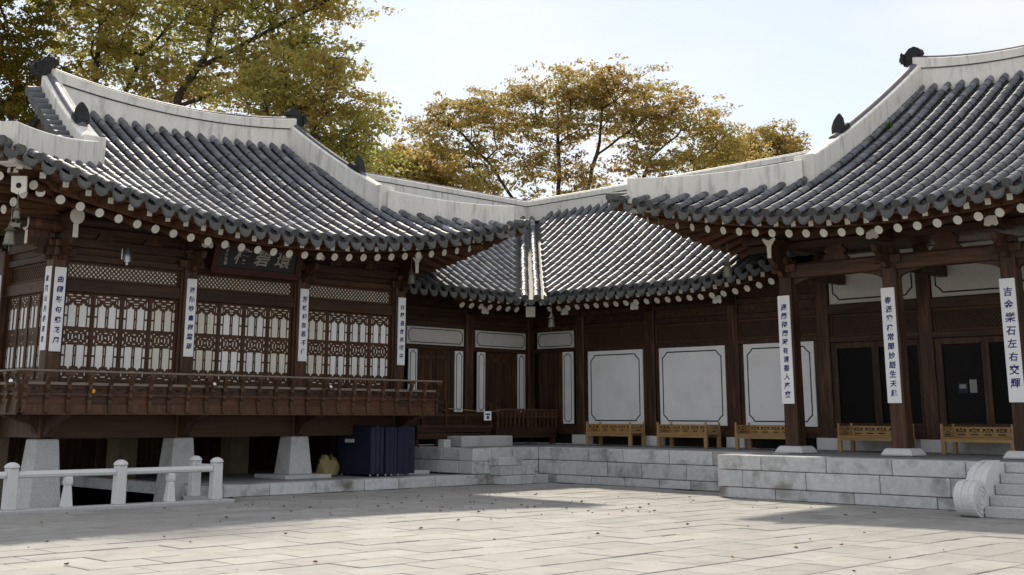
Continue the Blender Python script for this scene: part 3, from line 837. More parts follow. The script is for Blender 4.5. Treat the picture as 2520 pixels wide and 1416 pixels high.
def door_openings():
    o = []
    def both(x0, x1, z0, z1):
        o.append((x0, x1, z0, z1)); o.append((1 - x1, 1 - x0, z0, z1))
    for z0, z1 in ((.26, .68), (1.04, 1.46)):
        both(.155, .435, z0, z1)
        zm = (z0 + z1) / 2
        both(.02, .115, z0, zm - .018); both(.02, .115, zm + .018, z1 - .02)
        o.append((.485, .515, z0 + .02, zm - .02)); o.append((.485, .515, zm + .02, z1 - .03))
    both(.235, .355, 1.46, 1.485); both(.27, .32, 1.485, 1.51)
    both(.235, .355, .235, .26); both(.27, .32, .21, .235)
    # top band
    both(.12, .28, 1.655, 1.678); o.append((.42, .58, 1.655, 1.678))
    both(.21, .38, 1.60, 1.62)
    both(.03, .075, 1.50, 1.62); both(.13, .165, 1.53, 1.585)
    o.append((.40, .60, 1.555, 1.575)); o.append((.43, .57, 1.505, 1.525))
    # middle band
    for cx in (.295,):
        both(cx - .10, cx - .05, .79, .89); both(cx + .05, cx + .10, .79, .89)
        both(cx - .035, cx + .035, .91, .932); both(cx - .035, cx + .035, .748, .77)
    o.append((.435, .565, .925, .945)); o.append((.435, .565, .735, .755)); o.append((.47, .53, .82, .86))
    both(.035, .085, .735, .80); both(.035, .085, .88, .945)
    both(.13, .20, .955, .978); both(.13, .20, .705, .727)
    # bottom band
    o.append((.40, .60, .165, .19)); both(.045, .09, .08, .19); both(.14, .19, .14, .19)
    both(.12, .28, .03, .052); o.append((.41, .59, .05, .072)); both(.30, .36, .10, .12)
    return o
DOOR_OPEN = door_openings()

def make_leaf(parent, xf, u0, w, zb, zt, v, paper='paper'):
    """One lattice door leaf: frame, lattice, paper. Pattern starts at z = 2.30."""
    st_ = 0.036
    fr = MB(xf)
    fr.box(u0, u0 + st_, v - .025, v + .03, zb, zt); fr.box(u0 + w - st_, u0 + w, v - .025, v + .03, zb, zt)
    fr.box(u0 + st_, u0 + w - st_, v - .022, v + .03, zt - .03, zt); fr.box(u0 + st_, u0 + w - st_, v - .022, v + .03, zb, zb + .06)
    fr.box(u0 + st_, u0 + w - st_, v - .010, v + .02, zb + .06, 2.28 - .03); fr.box(u0 + st_, u0 + w - st_, v - .022, v + .03, 2.25, 2.285)
    leaf = fr.build('door_leaf', M['lattice'], parent)
    lt_ = MB(xf); iw = w - 2 * st_
    plate(lt_, u0 + st_, 2.285, iw, 1.69, v - .005, v + .003, DOOR_OPEN)
    lt_.build('lattice', M['lattice'], leaf)
    MB(xf).box(u0 + st_, u0 + w - st_, v + .004, v + .01, 2.285, 3.975).build('paper_panel', M[paper], leaf)
    return leaf

def diag_lattice(parent, xf, u0, u1, z0, z1, v, pitch, bar, back, name='transom', m='lattice'):
    fr = MB(xf); f = .045
    fr.box(u0, u1, v - .03, v + .03, z0, z0 + f); fr.box(u0, u1, v - .03, v + .03, z1 - f, z1)
    fr.box(u0, u0 + f, v - .03, v + .03, z0 + f, z1 - f); fr.box(u1 - f, u1, v - .03, v + .03, z0 + f, z1 - f)
    t = fr.build(name, M['lattice'], parent)
    a0, a1, b0, b1 = u0 + f, u1 - f, z0 + f, z1 - f
    mb = MB(xf); h = b1 - b0
    for sg in (1, -1):
        k = -h
        while k < (a1 - a0):
            # line from (a0+k, bottom) rising at 45 deg
            s0, s1 = max(0, -k), min(h, (a1 - a0) - k)
            if s1 > s0:
                pa = (a0 + k + s0, v + .003 * sg, (b0 + s0) if sg > 0 else (b1 - s0)); pb = (a0 + k + s1, v + .003 * sg, (b0 + s1) if sg > 0 else (b1 - s1))
                mb.beam(pa, pb, bar, .006, up=(0, 1, 0))
            k += pitch
    mb.build('lattice', M[m], t)
    MB(xf).box(u0 + f, u1 - f, v + .008, v + .016, z0 + f, z1 - f).build('backing', M[back], t)
    return t

def white_panel(parent, xf, u0, u1, z0, z1, v, inset=.07, notch=.09, m='plaster_clean', lw=.02, name='white_panel'):
    mb = MB(xf); mb.box(u0, u1, v - .018, v + .02, z0, z1)
    p = mb.build(name, M[m], parent, bevel=.004)
    i, n = inset, min(notch, (u1 - u0) * .22, (z1 - z0) * .22)
    a0, a1, b0, b1 = u0 + i, u1 - i, z0 + i, z1 - i
    pts = [(a0 + n, b0), (a1 - n, b0), (a1 - n * .55, b0 + n * .55), (a1, b0 + n), (a1, b1 - n), (a1 - n * .55, b1 - n * .55), (a1 - n, b1),
           (a0 + n, b1), (a0 + n * .55, b1 - n * .55), (a0, b1 - n), (a0, b0 + n), (a0 + n * .55, b0 + n * .55)]
    ln = MB(xf)
    for k in range(len(pts)):
        q0, q1 = pts[k], pts[(k + 1) % len(pts)]
        ln.beam((q0[0], v - .0195, q0[1]), (q1[0], v - .0195, q1[1]), .004, lw, up=(0, 0, 1) if abs(q1[0] - q0[0]) > 1e-6 else (1, 0, 0)) if False else \
            ribbon(ln, q0, q1, v - .0215, lw)
    ln.build('border_line', M['ink'], p)
    return p

def ribbon(mb, q0, q1, v, lw):
    d = Vector((q1[0] - q0[0], q1[1] - q0[1])); L = d.length; d /= L; n_ = Vector((-d.y, d.x)) * lw / 2; e = d * lw * .2
    a, b = Vector(q0) - e, Vector(q1) + e
    c = [a - n_, b - n_, b + n_, a + n_]
    vs = [(p.x, v, p.y) for p in c] + [(p.x, v + .004, p.y) for p in c]
    mb.add(vs, [(0, 1, 2, 3), (0, 4, 5, 1), (1, 5, 6, 2), (2, 6, 7, 3), (3, 7, 4, 0)])

def post(parent, xf, u, v, z0, z1, w=.3, m='wood', name='column', taper=0.0):
    mb = MB(xf); mb.frustum(u, v, z0, z1, w + taper, w)
    return mb.build(name, M[m], parent, bevel=.018)

def bar(parent, xf, u0, u1, v0, v1, z0, z1, m='wood_h', name='beam', bevel=.012):
    return MB(xf).box(u0, u1, v0, v1, z0, z1).build(name, M[m], parent, bevel=bevel)

def beam_head(parent, xf, u, v, z, kind):
    """Pale painted end of a crossbeam above a column."""
    mb = MB(xf)
    if kind == 'key':
        n = 16; disc = [(u + .15 * math.cos(2 * math.pi * i / n), z + .16 * math.sin(2 * math.pi * i / n)) for i in range(n)]
        mb.prism(disc, 'y', v, v + .7, 0); mb.prism([(u - .055, z - .42), (u + .055, z - .42), (u + .05, z - .1), (u - .05, z - .1)], 'y', v + .03, v + .5)
        mb.prism(disc, 'y', v - .012, v - .001, 1); mb.prism([(u - .055, z - .42), (u + .055, z - .42), (u + .05, z - .1), (u - .05, z - .1)], 'y', v + .018, v + .029, 1)
    elif kind == 'tee':
        pts = [(u - .045, z - .34), (u + .045, z - .34), (u + .055, z - .08), (u + .17, z + .07), (u + .15, z + .11), (u, z + .05), (u - .15, z + .11), (u - .17, z + .07), (u - .055, z - .08)]
        mb.prism(pts, 'y', v, v + .6, 0); mb.prism(pts, 'y', v - .012, v - .001, 1)
    else:
        z += .07
        pts = [(u - .14, z - .09), (u - .05, z - .12), (u + .02, z - .09), (u + .09, z - .12), (u + .14, z - .08), (u + .11, z + .08), (u - .11, z + .09)]
        mb.prism(pts, 'y', v, v + .7, 0); mb.prism(pts, 'y', v - .012, v - .001, 1)
    return mb.build('beam_head', [M['wood'], M['white_end']], parent)

def bracket(parent, xf, u, v, z, s=1.0):
    """Carved wing bracket below a beam head: a cloud-edged board projecting forward."""
    pts = [(v + .1, z - .42 * s), (v - .12 * s, z - .40 * s), (v - .2 * s, z - .30 * s), (v - .36 * s, z - .30 * s), (v - .30 * s, z - .2 * s), (v - .46 * s, z - .12 * s), (v - .5 * s, z), (v + .1, z)]
    mb = MB(xf); mb.prism([(p[0], p[1]) for p in pts], 'x', u - .06, u + .06)
    mb.box(u - .17, u + .17, v - .12, v + .1, z - .16, z - .02)
    mb.box(u - .30, u + .30, v - .05, v + .06, z - .34, z - .17)
    return mb.build('bracket', M['wood'], parent, bevel=.015)

# ------------------------------------------------------------------ PAVILION (left)
ID = Matrix.Identity(4)
pav = empty('raised_pavilion', (0, 0, 0))
tag(pav, 'raised timber pavilion with lattice doors, curved grey tile roof and hip ridges', 'pavilion')
UC = [0.0, 2.93, 5.86, 8.79]
VC0 = .17
HGA = HipGable(4.32, 6.72, 3.85, -2.0, 5.30, 3.5, 8.52, splay=.48, lift=.98)
roofA = hip_gable('pavilion', pav, HGA, ID, ID, 9, True, False)
eave_wood(pav, roofA, ID, HGA, 0, 8.79, VC0)
# side rafters at the near left corner
for i in range(9):
    v = -1.55 + i * .42; s2 = (abs(v - 3.5) / 5.75) ** 2
    stick('rafter', RAFT, roofA, ID, (1.0, max(v, .3) if v < .3 else v, 5.75), (-1.35, v, 5.03 + .9 * s2))
    stick('flying_rafter', FLY, roofA, ID, (-1.1, v, 5.25 + .9 * s2), (-1.85, v - .05, 5.17 + 1.0 * s2))
# stone pillars and posts
for u in UC[:3]:
    post(pav, ID, u + .1, 2.75, -.75 if u < 2.9 else .225, 1.72, .5, 'tan_stone', 'inner_pillar')
for r_, v in enumerate((VC0,)):
    for u in UC:
        low = -0.75 if u < 2.9 else .24
        if u == UC[1] and r_ == 0: low = -.75
        mb = MB(); mb.frustum(u, v, low + (.07 if low > 0 else 0), 1.14, (.62 if u < 8 else .46) if low > 0 else .74, .46)
        sp_ = mb.build('stone_pillar', M['granite'], pav, bevel=.02)
        if low > 0: MB().box(u - .62, u + .62, v - .62, v + .62, .223, .315).build('base_slab', M['granite'], sp_, bevel=.015)
for u in UC:
    post(pav, ID, u, VC0, 1.141, 5.0, .30)
for v in (2.55, 4.95):
    post(pav, ID, 0.0, v, 1.141, 5.0, .30)
# floor frame and deck
bar(pav, ID, -.16, 8.95, .06, .30, 1.143, 1.60, 'floor_wood', 'floor_beam')
bar(pav, ID, .06, .28, .31, 6.8, 1.15, 1.60, 'wood', 'floor_beam')
bar(pav, ID, -.95, 9.25, -.85, 6.8, 1.72, 1.80, 'wood_h', 'deck')
for u in UC:                                    # corbels carrying the overhanging deck
    mb = MB(); mb.prism([(.05, 1.15), (.05, 1.70), (-.86, 1.70), (-.86, 1.60), (-.3, 1.42), (-.12, 1.2)], 'x', u - .09, u + .09)
    mb.build('corbel', M['wood'], pav, bevel=.01)
mb = MB(); mb.prism([(.05, 1.15), (.05, 1.70), (-.9, 1.70), (-.9, 1.60), (-.3, 1.42), (-.12, 1.2)], 'y', .1, .26); mb.build('corbel', M['wood'], pav, bevel=.01)
for u in (1.4, 4.4, 7.3):
    bar(pav, ID, u - .08, u + .08, -.8, 6.6, 1.60, 1.715, 'wood', 'joist')
# ceiling of the undercroft and its back wall with lattice windows
bar(pav, ID, -1.2, 9.0, 6.4, 6.5, -.75, 1.7, 'wood', 'undercroft_wall')
bar(pav, ID, 8.90, 8.99, .6, 6.39, .2, 1.71, 'wood', 'undercroft_wall')  # side wall added to stop light leaking into the undercroft
for u in (3.4, 4.3, 6.3):
    mb = MB()
    for k in range(6): mb.box(u + k * .14, u + k * .14 + .03, 4.5, 4.53, .45, 1.25)
    for k in range(7): mb.box(u - .02, u + .75, 4.503, 4.528, .45 + k * .13, .475 + k * .13)
    mb.box(u - .1, u - .02, 4.48, 4.56, .3, 1.3); mb.box(u + .75, u + .83, 4.48, 4.56, .3, 1.3)
    mb.build('undercroft_window', M['lattice'], pav)
# balustrade
def balustrade(u0, u1, v, ang=0.0, nm='balustrade', org=(0, 0), n=None):
    xf = Matrix.Translation((org[0], org[1], 0)) @ Matrix.Rotation(ang, 4, 'Z')
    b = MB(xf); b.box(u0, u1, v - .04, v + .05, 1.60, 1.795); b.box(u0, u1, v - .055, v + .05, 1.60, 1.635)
    root = b.build(nm, M['wood_worn'], pav, bevel=.008)
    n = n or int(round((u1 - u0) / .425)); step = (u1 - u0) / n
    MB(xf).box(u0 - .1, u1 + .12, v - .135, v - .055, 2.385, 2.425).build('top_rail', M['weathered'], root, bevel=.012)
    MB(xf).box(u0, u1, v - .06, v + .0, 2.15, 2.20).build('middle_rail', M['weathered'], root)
    MB(xf).box(u0, u1, v - .058, v + .0, 1.955, 1.995).build('lower_rail', M['wood_worn'], root)
    pm = MB()
    pr = [(-.03, 1.63), (-.085, 1.65), (-.085, 1.80), (-.06, 1.88), (-.105, 1.93), (-.075, 2.0), (-.12, 2.08), (-.09, 2.16), (-.15, 2.28), (-.15, 2.384), (-.075, 2.384), (-.075, 2.30), (-.02, 2.16), (-.02, 1.80)]
    pm.prism(pr, 'x', -.035, .035)
    pm.box(-.085, .085, -.15, -.06, 2.335, 2.383)
    pme = pm.mesh('baluster', M['wood_worn'])
    cm = MB(); cm.box(-.035, .035, -.10, -.086, 1.80, 1.815); cm.box(-.035, .035, -.10, -.086, 1.655, 1.667)
    for i in range(n + 1):
        o = obj('baluster', pme, root, xf @ Matrix.Translation((u0 + i * step, v, 0)))
    for i in range(n):
        c = u0 + (i + .5) * step; h = step / 2 - .04
        mbp = MB(xf); z0, z1 = 1.996, 2.149; hh = .035
        pts = []
        for q in range(13):
            a = 2 * math.pi * q / 12; pts.append((c + .075 * math.cos(a) * (1.0 if abs(math.cos(a)) < .9 else 1.25), 2.07 + hh * math.sin(a)))
        # panel with a lens-shaped hole: four surrounding pieces
        mbp.box(c - h, c - .09, v - .03, v - .015, z0, z1); mbp.box(c + .09, c + h, v - .03, v - .015, z0, z1)
        mbp.prism([(c - .09, z0), (c + .09, z0), (c + .09, 2.072), (c + .04, 2.045), (c - .04, 2.045), (c - .09, 2.072)], 'y', v - .03, v - .015)
        mbp.prism([(c - .09, 2.072), (c - .04, 2.098), (c + .04, 2.098), (c + .09, 2.072), (c + .09, z1), (c - .09, z1)], 'y', v - .03, v - .015)
        mbp.build('pierced_panel', M['wood_h'], root)
        MB(xf).box(c - h, c + h, v - .02, v - .002, 1.796, 1.953).build('lower_panel', M['wood_red' if i % 3 else 'floor_wood'], root)
    return root
balustrade(-.90, 9.2, -.84)
xfs = Matrix.Rotation(-math.pi / 2, 4, 'Z')      # side: u runs along -Y, v along +X
balustrade(-6.5, .80, 0.0, -math.pi / 2, org=(-.93, 0.0))
# walls
for i in range(3):
    a, b = UC[i] + .15, UC[i + 1] - .15
    w = (b - a - .10) / 4
    bar(pav, ID, a, a + .05, .08, .26, 1.80, 4.62, 'wood', 'jamb'); bar(pav, ID, b - .05, b, .08, .26, 1.80, 4.62, 'wood', 'jamb')
    for k in range(4):
        cream = (i, k) in ((0, 3), (1, 0), (1, 3), (2, 0))
        make_leaf(pav, ID, a + .05 + k * w + .003, w - .006, 1.83, 4.005, .20, 'paper_cream' if cream else 'paper')
    bar(pav, ID, a + .05, b - .05, .10, .28, 4.01, 4.255, name='lintel')
    diag_lattice(pav, ID, a + .05, b - .05, 4.258, 4.62, .2, .098, .026, 'paper_cream')
    bar(pav, ID, a, b, .08, .28, 4.622, 4.76, name='beam')
    bar(pav, ID, a, b, .15, .24, 4.762, 5.35, 'wood_h', 'upper_board')
    bar(pav, ID, a, b, .05, .27, 4.90, 5.08, name='beam')
    for q in (.3, .7):
        mb = MB(); c = a + (b - a) * q
        mb.prism([(c - .2, 5.082), (c + .2, 5.082), (c + .12, 5.2), (c + .16, 5.3), (c - .16, 5.3), (c - .12, 5.2)], 'y', .07, .15); mb.build('strut', M['wood'], pav)
MB().cyl((-1.0, VC0, 5.46), (9.8, VC0, 5.46), .14, n=14).build('purlin', M['wood_h'], pav, smooth=True)
bar(pav, ID, -.9, 9.7, .09, .25, 5.2, 5.33, name='beam')
# left side wall
xsd = Matrix.Rotation(-math.pi / 2, 4, 'Z')      # local (u,v) -> world (v,-u): facade at world x = v
for (a, b) in ((-2.40, -.32), (-4.80, -2.70)):
    w = (b - a - .10) / 4
    for k in range(4):
        make_leaf(pav, xsd, a + .05 + k * w + .003, w - .006, 1.83, 4.005, .03)
    bar(pav, xsd, a, b, -.06, .1, 4.01, 4.255, name='lintel')
    diag_lattice(pav, xsd, a + .05, b - .05, 4.258, 4.62, .03, .092, .03, 'dark')
    bar(pav, xsd, a, b, -.08, .1, 4.622, 4.76, name='beam'); bar(pav, xsd, a, b, -.02, .06, 4.762, 5.35, 'wood_h', 'upper_board')
    bar(pav, xsd, a, b, -.1, .1, 4.90, 5.08, name='beam')
# right side wall
bar(pav, ID, 8.80, 8.92, .33, 6.4, 1.8, 5.6, 'wood', 'side_wall')
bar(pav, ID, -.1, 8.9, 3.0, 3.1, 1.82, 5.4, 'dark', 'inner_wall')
# beam heads and brackets
beam_head(pav, ID, 0.0, -.55, 5.42, 'key'); beam_head(pav, ID, UC[1], -.55, 5.12, 'bulb'); beam_head(pav, ID, UC[2], -.55, 5.12, 'bulb'); beam_head(pav, ID, UC[3], -.55, 5.36, 'tee')
beam_head(pav, Matrix.Rotation(-math.pi / 2, 4, 'Z'), -VC0, -.70, 5.30, 'key')
for u in UC: bracket(pav, ID, u, .02, 5.02)
bracket(pav, xsd, -VC0, -.14, 5.02)
# pale hexagonal corner-rafter end with a near-black disc for the shade in its hole
mb = MB(Matrix.Translation((-1.66, -1.66, 5.66)) @ Matrix.Rotation(-math.pi / 4, 4, 'Z') @ Matrix.Rotation(R(8), 4, 'X'))
mb.prism([(-.14, -.11), (0, -.17), (.14, -.11), (.14, .17), (-.14, .17)], 'y', -.02, .02); mb.cyl((0, -.019, 0), (0, -.026, 0), .05, n=12, mi=1)
mb.build('corner_rafter_end', [M['white_end'], M['dark']], roofA)

# ------------------------------------------------------------------ MAIN HALL (right)
hall = empty('main_hall', D0, -math.pi / 2)
tag(hall, 'large hall at the right with open porch, square columns and sweeping grey tile roof', 'hall')
HU = [.18, 2.66, 5.14, 7.62]
VD0 = .19
HGD = HipGable(3.9, 6.68, 3.0, -2.15, 5.44, 5.3, 9.66, pro=.38, splay=.2, lift=.97)
roofD = hip_gable('hall', hall, HGD, ID, HALL, 12, False, False)
eave_wood(hall, roofD, ID, HGD, .18, 7.62, VD0)
for u in HU:
    post(hall, ID, u, VD0, .985, 5.0, .30, taper=.03)
    mb = MB(); mb.frustum(u, VD0, .842, .985, .70, .54); mb.build('column_base', M['granite_clean'], hall, bevel=.03)
    bracket(hall, ID, u, .04, 5.05, 1.1)
for i in range(3):
    a, b = HU[i] + .152, HU[i + 1] - .152
    bar(hall, ID, a, b, .06, .32, 4.58, 4.86, name='beam')
    bar(hall, ID, a, b, .10, .28, 4.862, 4.90, name='beam')
    c = (a + b) / 2
    mb = MB(); mb.prism([(c - .32, 4.902), (c + .32, 4.902), (c + .2, 5.02), (c + .26, 5.1), (c + .14, 5.22), (c - .14, 5.22), (c - .26, 5.1), (c - .2, 5.02)], 'y', .12, .24)
    mb.build('strut', M['wood'], hall, bevel=.01)
    for q, sgn in ((a, 1), (b, -1)):     # curved knee brackets under the beam
        mb = MB(); mb.prism([(q, 4.578), (q, 4.40), (q + sgn * .12, 4.47), (q + sgn * .28, 4.52), (q + sgn * .6, 4.578)][::sgn], 'y', .14, .24); mb.build('knee_bracket', M['wood'], hall)
MB().cyl((-.9, VD0, 5.52), (8.7, VD0, 5.52), .14, n=14).build('purlin', M['wood_h'], hall, smooth=True)
bar(hall, ID, -.8, 8.6, .1, .28, 5.22, 5.37, name='beam')
beam_head(hall, ID, HU[0], -.50, 5.32, 'tee')
for u in HU[1:]: beam_head(hall, ID, u, -.52, 5.20, 'bulb')
# inner wall of the hall
WU = [-.44, 2.13, 4.70, 7.3]
for u in WU:
    post(hall, ID, u, 2.72, 1.12, 5.4, .32)
    bar(hall, ID, u - .28, u + .28, 2.50, 2.9, .84, 1.118, 'granite_clean', 'column_base', .015)
for i in range(3):
    a, b = WU[i] + .162, WU[i + 1] - .162
    bar(hall, ID, a + .12, b - .12, 2.58, 2.8, .84, 1.10, 'granite', 'base_stone', .012)
    bar(hall, ID, a, b, 2.55, 2.85, 1.12, 1.36, name='sill_beam')
    bar(hall, ID, a, b, 2.56, 2.84, 3.30, 3.44, name='lintel')
    diag_lattice(hall, ID, a, b, 3.442, 3.95, 2.68, .085, .02, 'dark')
    bar(hall, ID, a, b, 2.56, 2.84, 3.952, 4.18, name='beam')
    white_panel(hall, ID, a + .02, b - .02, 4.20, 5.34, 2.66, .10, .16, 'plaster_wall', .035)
    w = (b - a) / 2
    for k in range(2):
        d0 = a + k * w; mb = MB(); f = .16 if k == 0 else .09
        mb.box(d0, d0 + f, 2.62, 2.72, 1.362, 3.298); mb.box(d0 + w - .08, d0 + w, 2.62, 2.72, 1.362, 3.298)
        mb.box(d0 + f, d0 + w - .08, 2.625, 2.715, 1.362, 1.46); mb.box(d0 + f, d0 + w - .08, 2.625, 2.715, 3.16, 3.298)
        dr = mb.build('glazed_door', M['wood'], hall, bevel=.006)
        MB().box(d0 + f, d0 + w - .08, 2.67, 2.68, 1.46, 3.16).build('glass_pane', M['glass'], dr)
    bar(hall, ID, a, b, 3.4, 3.5, 1.12, 5.2, 'dark', 'dark_backing')  # black sheet standing in for the unlit room behind the doors
bar(hall, ID, -.62, -.50, 3.0, 8.0, .9, 6.0, 'wood', 'side_wall')
bar(hall, ID, -.5, 8.3, .4, 2.9, 5.42, 5.50, 'wood', 'porch_ceiling')
bar(hall, ID, .1, .26, .34, 2.55, 4.62, 4.86, 'wood', 'beam')
for u in HU[1:]: bar(hall, ID, u - .1, u + .1, .34, 2.55, 4.62, 4.86, 'wood', 'beam')

# ------------------------------------------------------------------ CORNER WING (L-shaped, behind)
wing = empty('corner_wing', WROOT)
WM = Matrix.Translation(WROOT)
tag(wing, 'low corner wing with white panels and a tile roof folded into a valley', 'building')
ZE, ZR, RUN = 4.80, 8.30, 5.1
def wz(d): return ZE + (ZR - ZE) * (0.80 * d / RUN + 0.20 * (d / RUN) ** 2)     # height at plan distance d from the eave
XV, YV = 13.80, 0.40                                # valley mouth (world)
rb = MB(XB); rmb_paths = []
def bpath(x):
    d0 = max(0.0, x - XV + .64) if x > XV - .64 else 0.0
    return [Vector((x, YV + d0 + (RUN - .12 - d0) * i / 10, wz(d0 + (RUN - .12 - d0) * i / 10))) for i in range(11)], d0
def clift(y):                                       # the eave rises a little towards the hall
    u = -(y + 8.345); return 0.30 * max(0, (u + 3.6) / 2.6) ** 2
def cpath(y):
    d0 = max(0.0, y - YV + .64) if y > YV - .64 else 0.0
    return [Vector((XV + d0 + (RUN - .12 - d0) * i / 10, y, wz(d0 + (RUN - .12 - d0) * i / 10) + clift(y) * (1 - i / 10))) for i in range(11)], d0
bx = [XV - .36 - .345 * k for k in range(14)]; bx2 = [XV - .36 + .345 * k for k in range(1, 14)]
cy_ = [YV - .36 - .345 * k for k in range(24)]; cy2 = [YV - .36 + .345 * k for k in range(1, 14)]
allb = sorted(bx + bx2); allc = sorted(cy_ + cy2)
for i in range(len(allb) - 1):
    under_tiles(rb, bpath(allb[i])[0], bpath(allb[i + 1])[0])
for i in range(len(allc) - 1):
    under_tiles(rb, cpath(allc[i])[0], cpath(allc[i + 1])[0])
# valley bed
vb = []
N = 12
for i in range(N + 1):
    d = (RUN + .1) * i / N - .02
    c = Vector((XV + d, YV + d, wz(max(d, 0)) - .03)); sd = Vector((1, -1, 0)).normalized() * .66
    vb += [c - sd + Vector((0, 0, .12)), c - sd * .55, c + sd * .55, c + sd + Vector((0, 0, .12))]
rb.add(vb, [(i * 4 + j, (i + 1) * 4 + j, (i + 1) * 4 + j + 1, i * 4 + j + 1) for i in range(N) for j in range(3)])
# back slopes
rb.add([(8.5, YV + RUN, ZR), (XV + RUN, YV + RUN, ZR), (XV + 2 * RUN, YV + 2 * RUN, ZE), (8.5, YV + 2 * RUN, ZE), (XV + RUN, -8.6, ZR), (XV + 2 * RUN, -8.6, ZE)],
       [(0, 1, 2, 3), (1, 4, 5, 2)])
roofW = rb.build('roof', M['tile_dark'], wing)
T = Tiling(roofW, XB, WM)
up3 = Vector((0, 0, .05))
for x in allb:
    p, d0 = bpath(x)
    if (p[-1] - p[0]).length > .3: T.column([q + up3 for q in p], (1, 0, 0), eave=d0 == 0, white=d0 > 0)
for yv_ in allc:
    p, d0 = cpath(yv_)
    if (p[-1] - p[0]).length > .3: T.column([q + up3 for q in p], (0, -1, 0), eave=d0 == 0, white=d0 > 0)
for lst, f, sdv, ow in ((sorted(bx), bpath, (1, 0, 0), (0, -1, 0)), (sorted(cy_), cpath, (0, -1, 0), (-1, 0, 0))):
    for i in range(len(lst) - 1):
        a, b = f(lst[i])[0][0], f(lst[i + 1])[0][0]
        T.fan((a + b) / 2 + Vector(ow) * .03 + Vector((0, 0, -.035)), sdv, ow)
for off in (-.17, .17):
    sdv = Vector((1, -1, 0)).normalized()
    pth = [Vector((XV - .1, YV - .1, 0)) + sdv * off + Vector((1, 1, 0)) * ((RUN + .0) * i / 12) for i in range(13)]
    for i, p in enumerate(pth): p.z = wz(RUN * i / 12) - .01
    T.column(pth, sdv)
for off in (-.40, 0.0, .40):
    T.fan(Vector((XV - .12, YV - .12, wz(0) - .05)) + Vector((1, -1, 0)).normalized() * off, (1, -1, 0), (-1, -1, 0))
T.finish()
K = 16
rc = Vector((XV + RUN, YV + RUN, ZR))
pB = [Vector((7.5 + (XV + RUN - 7.5 + .18) * i / K, YV + RUN, ZR - .05)) for i in range(K + 1)]
pC = [Vector((XV + RUN, YV + RUN - .19 - (YV + RUN - .19 + 8.6) * i / K, ZR - .05 + .12 * (i / K) ** 2)) for i in range(K + 1)]
ridge(roofW, pB, .38, .52, name='main_ridge', xf=XB, base=-.2); ridge(roofW, pC, .38, .52, name='main_ridge', xf=XB, base=-.2)
# eave timber of the wing
def wing_eave(xf, u0, u1, v, step, liftf, mitre):
    n = int((u1 - u0) / step)
    for i in range(n + 1):
        u = u0 + (u1 - u0) * i / n; L = liftf(u)
        stick('rafter', RAFT, roofW, xf, (u, v + 1.9, ZE + .62), (u, v + .60, ZE - .27 + L))
        stick('flying_rafter', FLY, roofW, xf, (u, v + .9, ZE + .16), (u, v + .24, ZE - .13 + L))
    mb = MB(xf); N = 16; gr_ = []
    for i in range(N + 1):
        u = u0 - .3 + (u1 - u0 + .6) * i / N; L = liftf(u)
        gr_ += [(u, v + .07, ZE - .04 + L), (u, v + .60, ZE + .0 + L), (u, v + .62, ZE - .15 + L), (u, v + 2.0, ZE + .7)]
    mb.add(gr_, [(i * 4 + j, (i + 1) * 4 + j, (i + 1) * 4 + j + 1, i * 4 + j + 1) for i in range(N) for j in range(3)])
    mb.build('soffit', M['rafter'], roofW)
wing_eave(XB, 11.75, 13.85, YV, .335, lambda u: 0, True)
wing_eave(XC, -(YV + 8.345) + .15, -.95, XV - 12.597, .335, lambda u: .30 * max(0, (u + 3.6) / 2.6) ** 2, True)
mb = MB(XB); mb.beam((15.2, 1.8, 5.0), (XV + .32, YV + .32, ZE - .33), .26, .30, 0, 1); mb.build('valley_rafter', [M['rafter'], M['white_end']], roofW)
# B wall (faces the camera from the left side of the corner)
VB = 1.8
for u in (10.25, 12.78):
    post(wing, XB, u, VB + .12, .9, 4.75, .30)
post(wing, XB, 15.22, VB + .06, .85, 4.8, .26, name='corner_post')
bar(wing, XB, 8.95, 10.1, VB + .1, VB + .2, 1.0, 4.75, 'wood', 'board_wall')
for a, b, zb, nm in ((10.42, 12.62, 1.62, 0), (12.94, 15.08, 1.62, 1)):
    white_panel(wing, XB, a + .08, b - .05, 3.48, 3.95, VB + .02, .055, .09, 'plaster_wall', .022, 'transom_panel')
    pw = .30
    white_panel(wing, XB, a + .16, a + .16 + pw, 1.70, 3.35, VB + .02, .055, .07, 'plaster_clean', .022, 'side_panel')
    white_panel(wing, XB, b - .07 - pw, b - .07, 1.70, 3.35, VB + .02, .055, .07, 'plaster_clean', .022, 'side_panel')
    bar(wing, XB, a, b, VB - .02, VB + .14, 3.355, 3.475, name='lintel'); bar(wing, XB, a, b, VB + .0, VB + .2, 3.955, 4.12, name='beam')
    bar(wing, XB, a, b, VB + .045, VB + .15, 4.122, 4.8, name='upper_board'); bar(wing, XB, a, b, VB - .02, VB + .12, 4.36, 4.5, name='beam')
    bar(wing, XB, a, b, VB + .045, VB + .15, .9, 1.695, name='sill_board')
    da, db = a + .16 + pw + .02, b - .07 - pw - .02
    for k in range(2):
        mb = MB(XB); w = (db - da) / 2; d0 = da + k * w
        mb.box(d0 + .004, d0 + w - .004, VB + .03, VB + .06, 1.70, 3.35)
        dd = mb.build('plank_door', M['wood'], wing)
        mb = MB(XB)
        for q in range(5): mb.box(d0 + .01 + q * w / 5, d0 + (q + 1) * w / 5 - .006, VB + .018, VB + .029, 1.74, 3.31)
        mb.box(d0 + .02, d0 + w - .02, VB + .008, VB + .017, 3.1, 3.2); mb.box(d0 + .02, d0 + w - .02, VB + .008, VB + .017, 1.9, 2.0)
        mb.build('planks', M['wood'], dd)
MB(XB).cyl((9.0, VB + .12, 4.88), (15.3, VB + .12, 4.88), .12, n=12).build('purlin', M['wood_h'], wing, smooth=True)
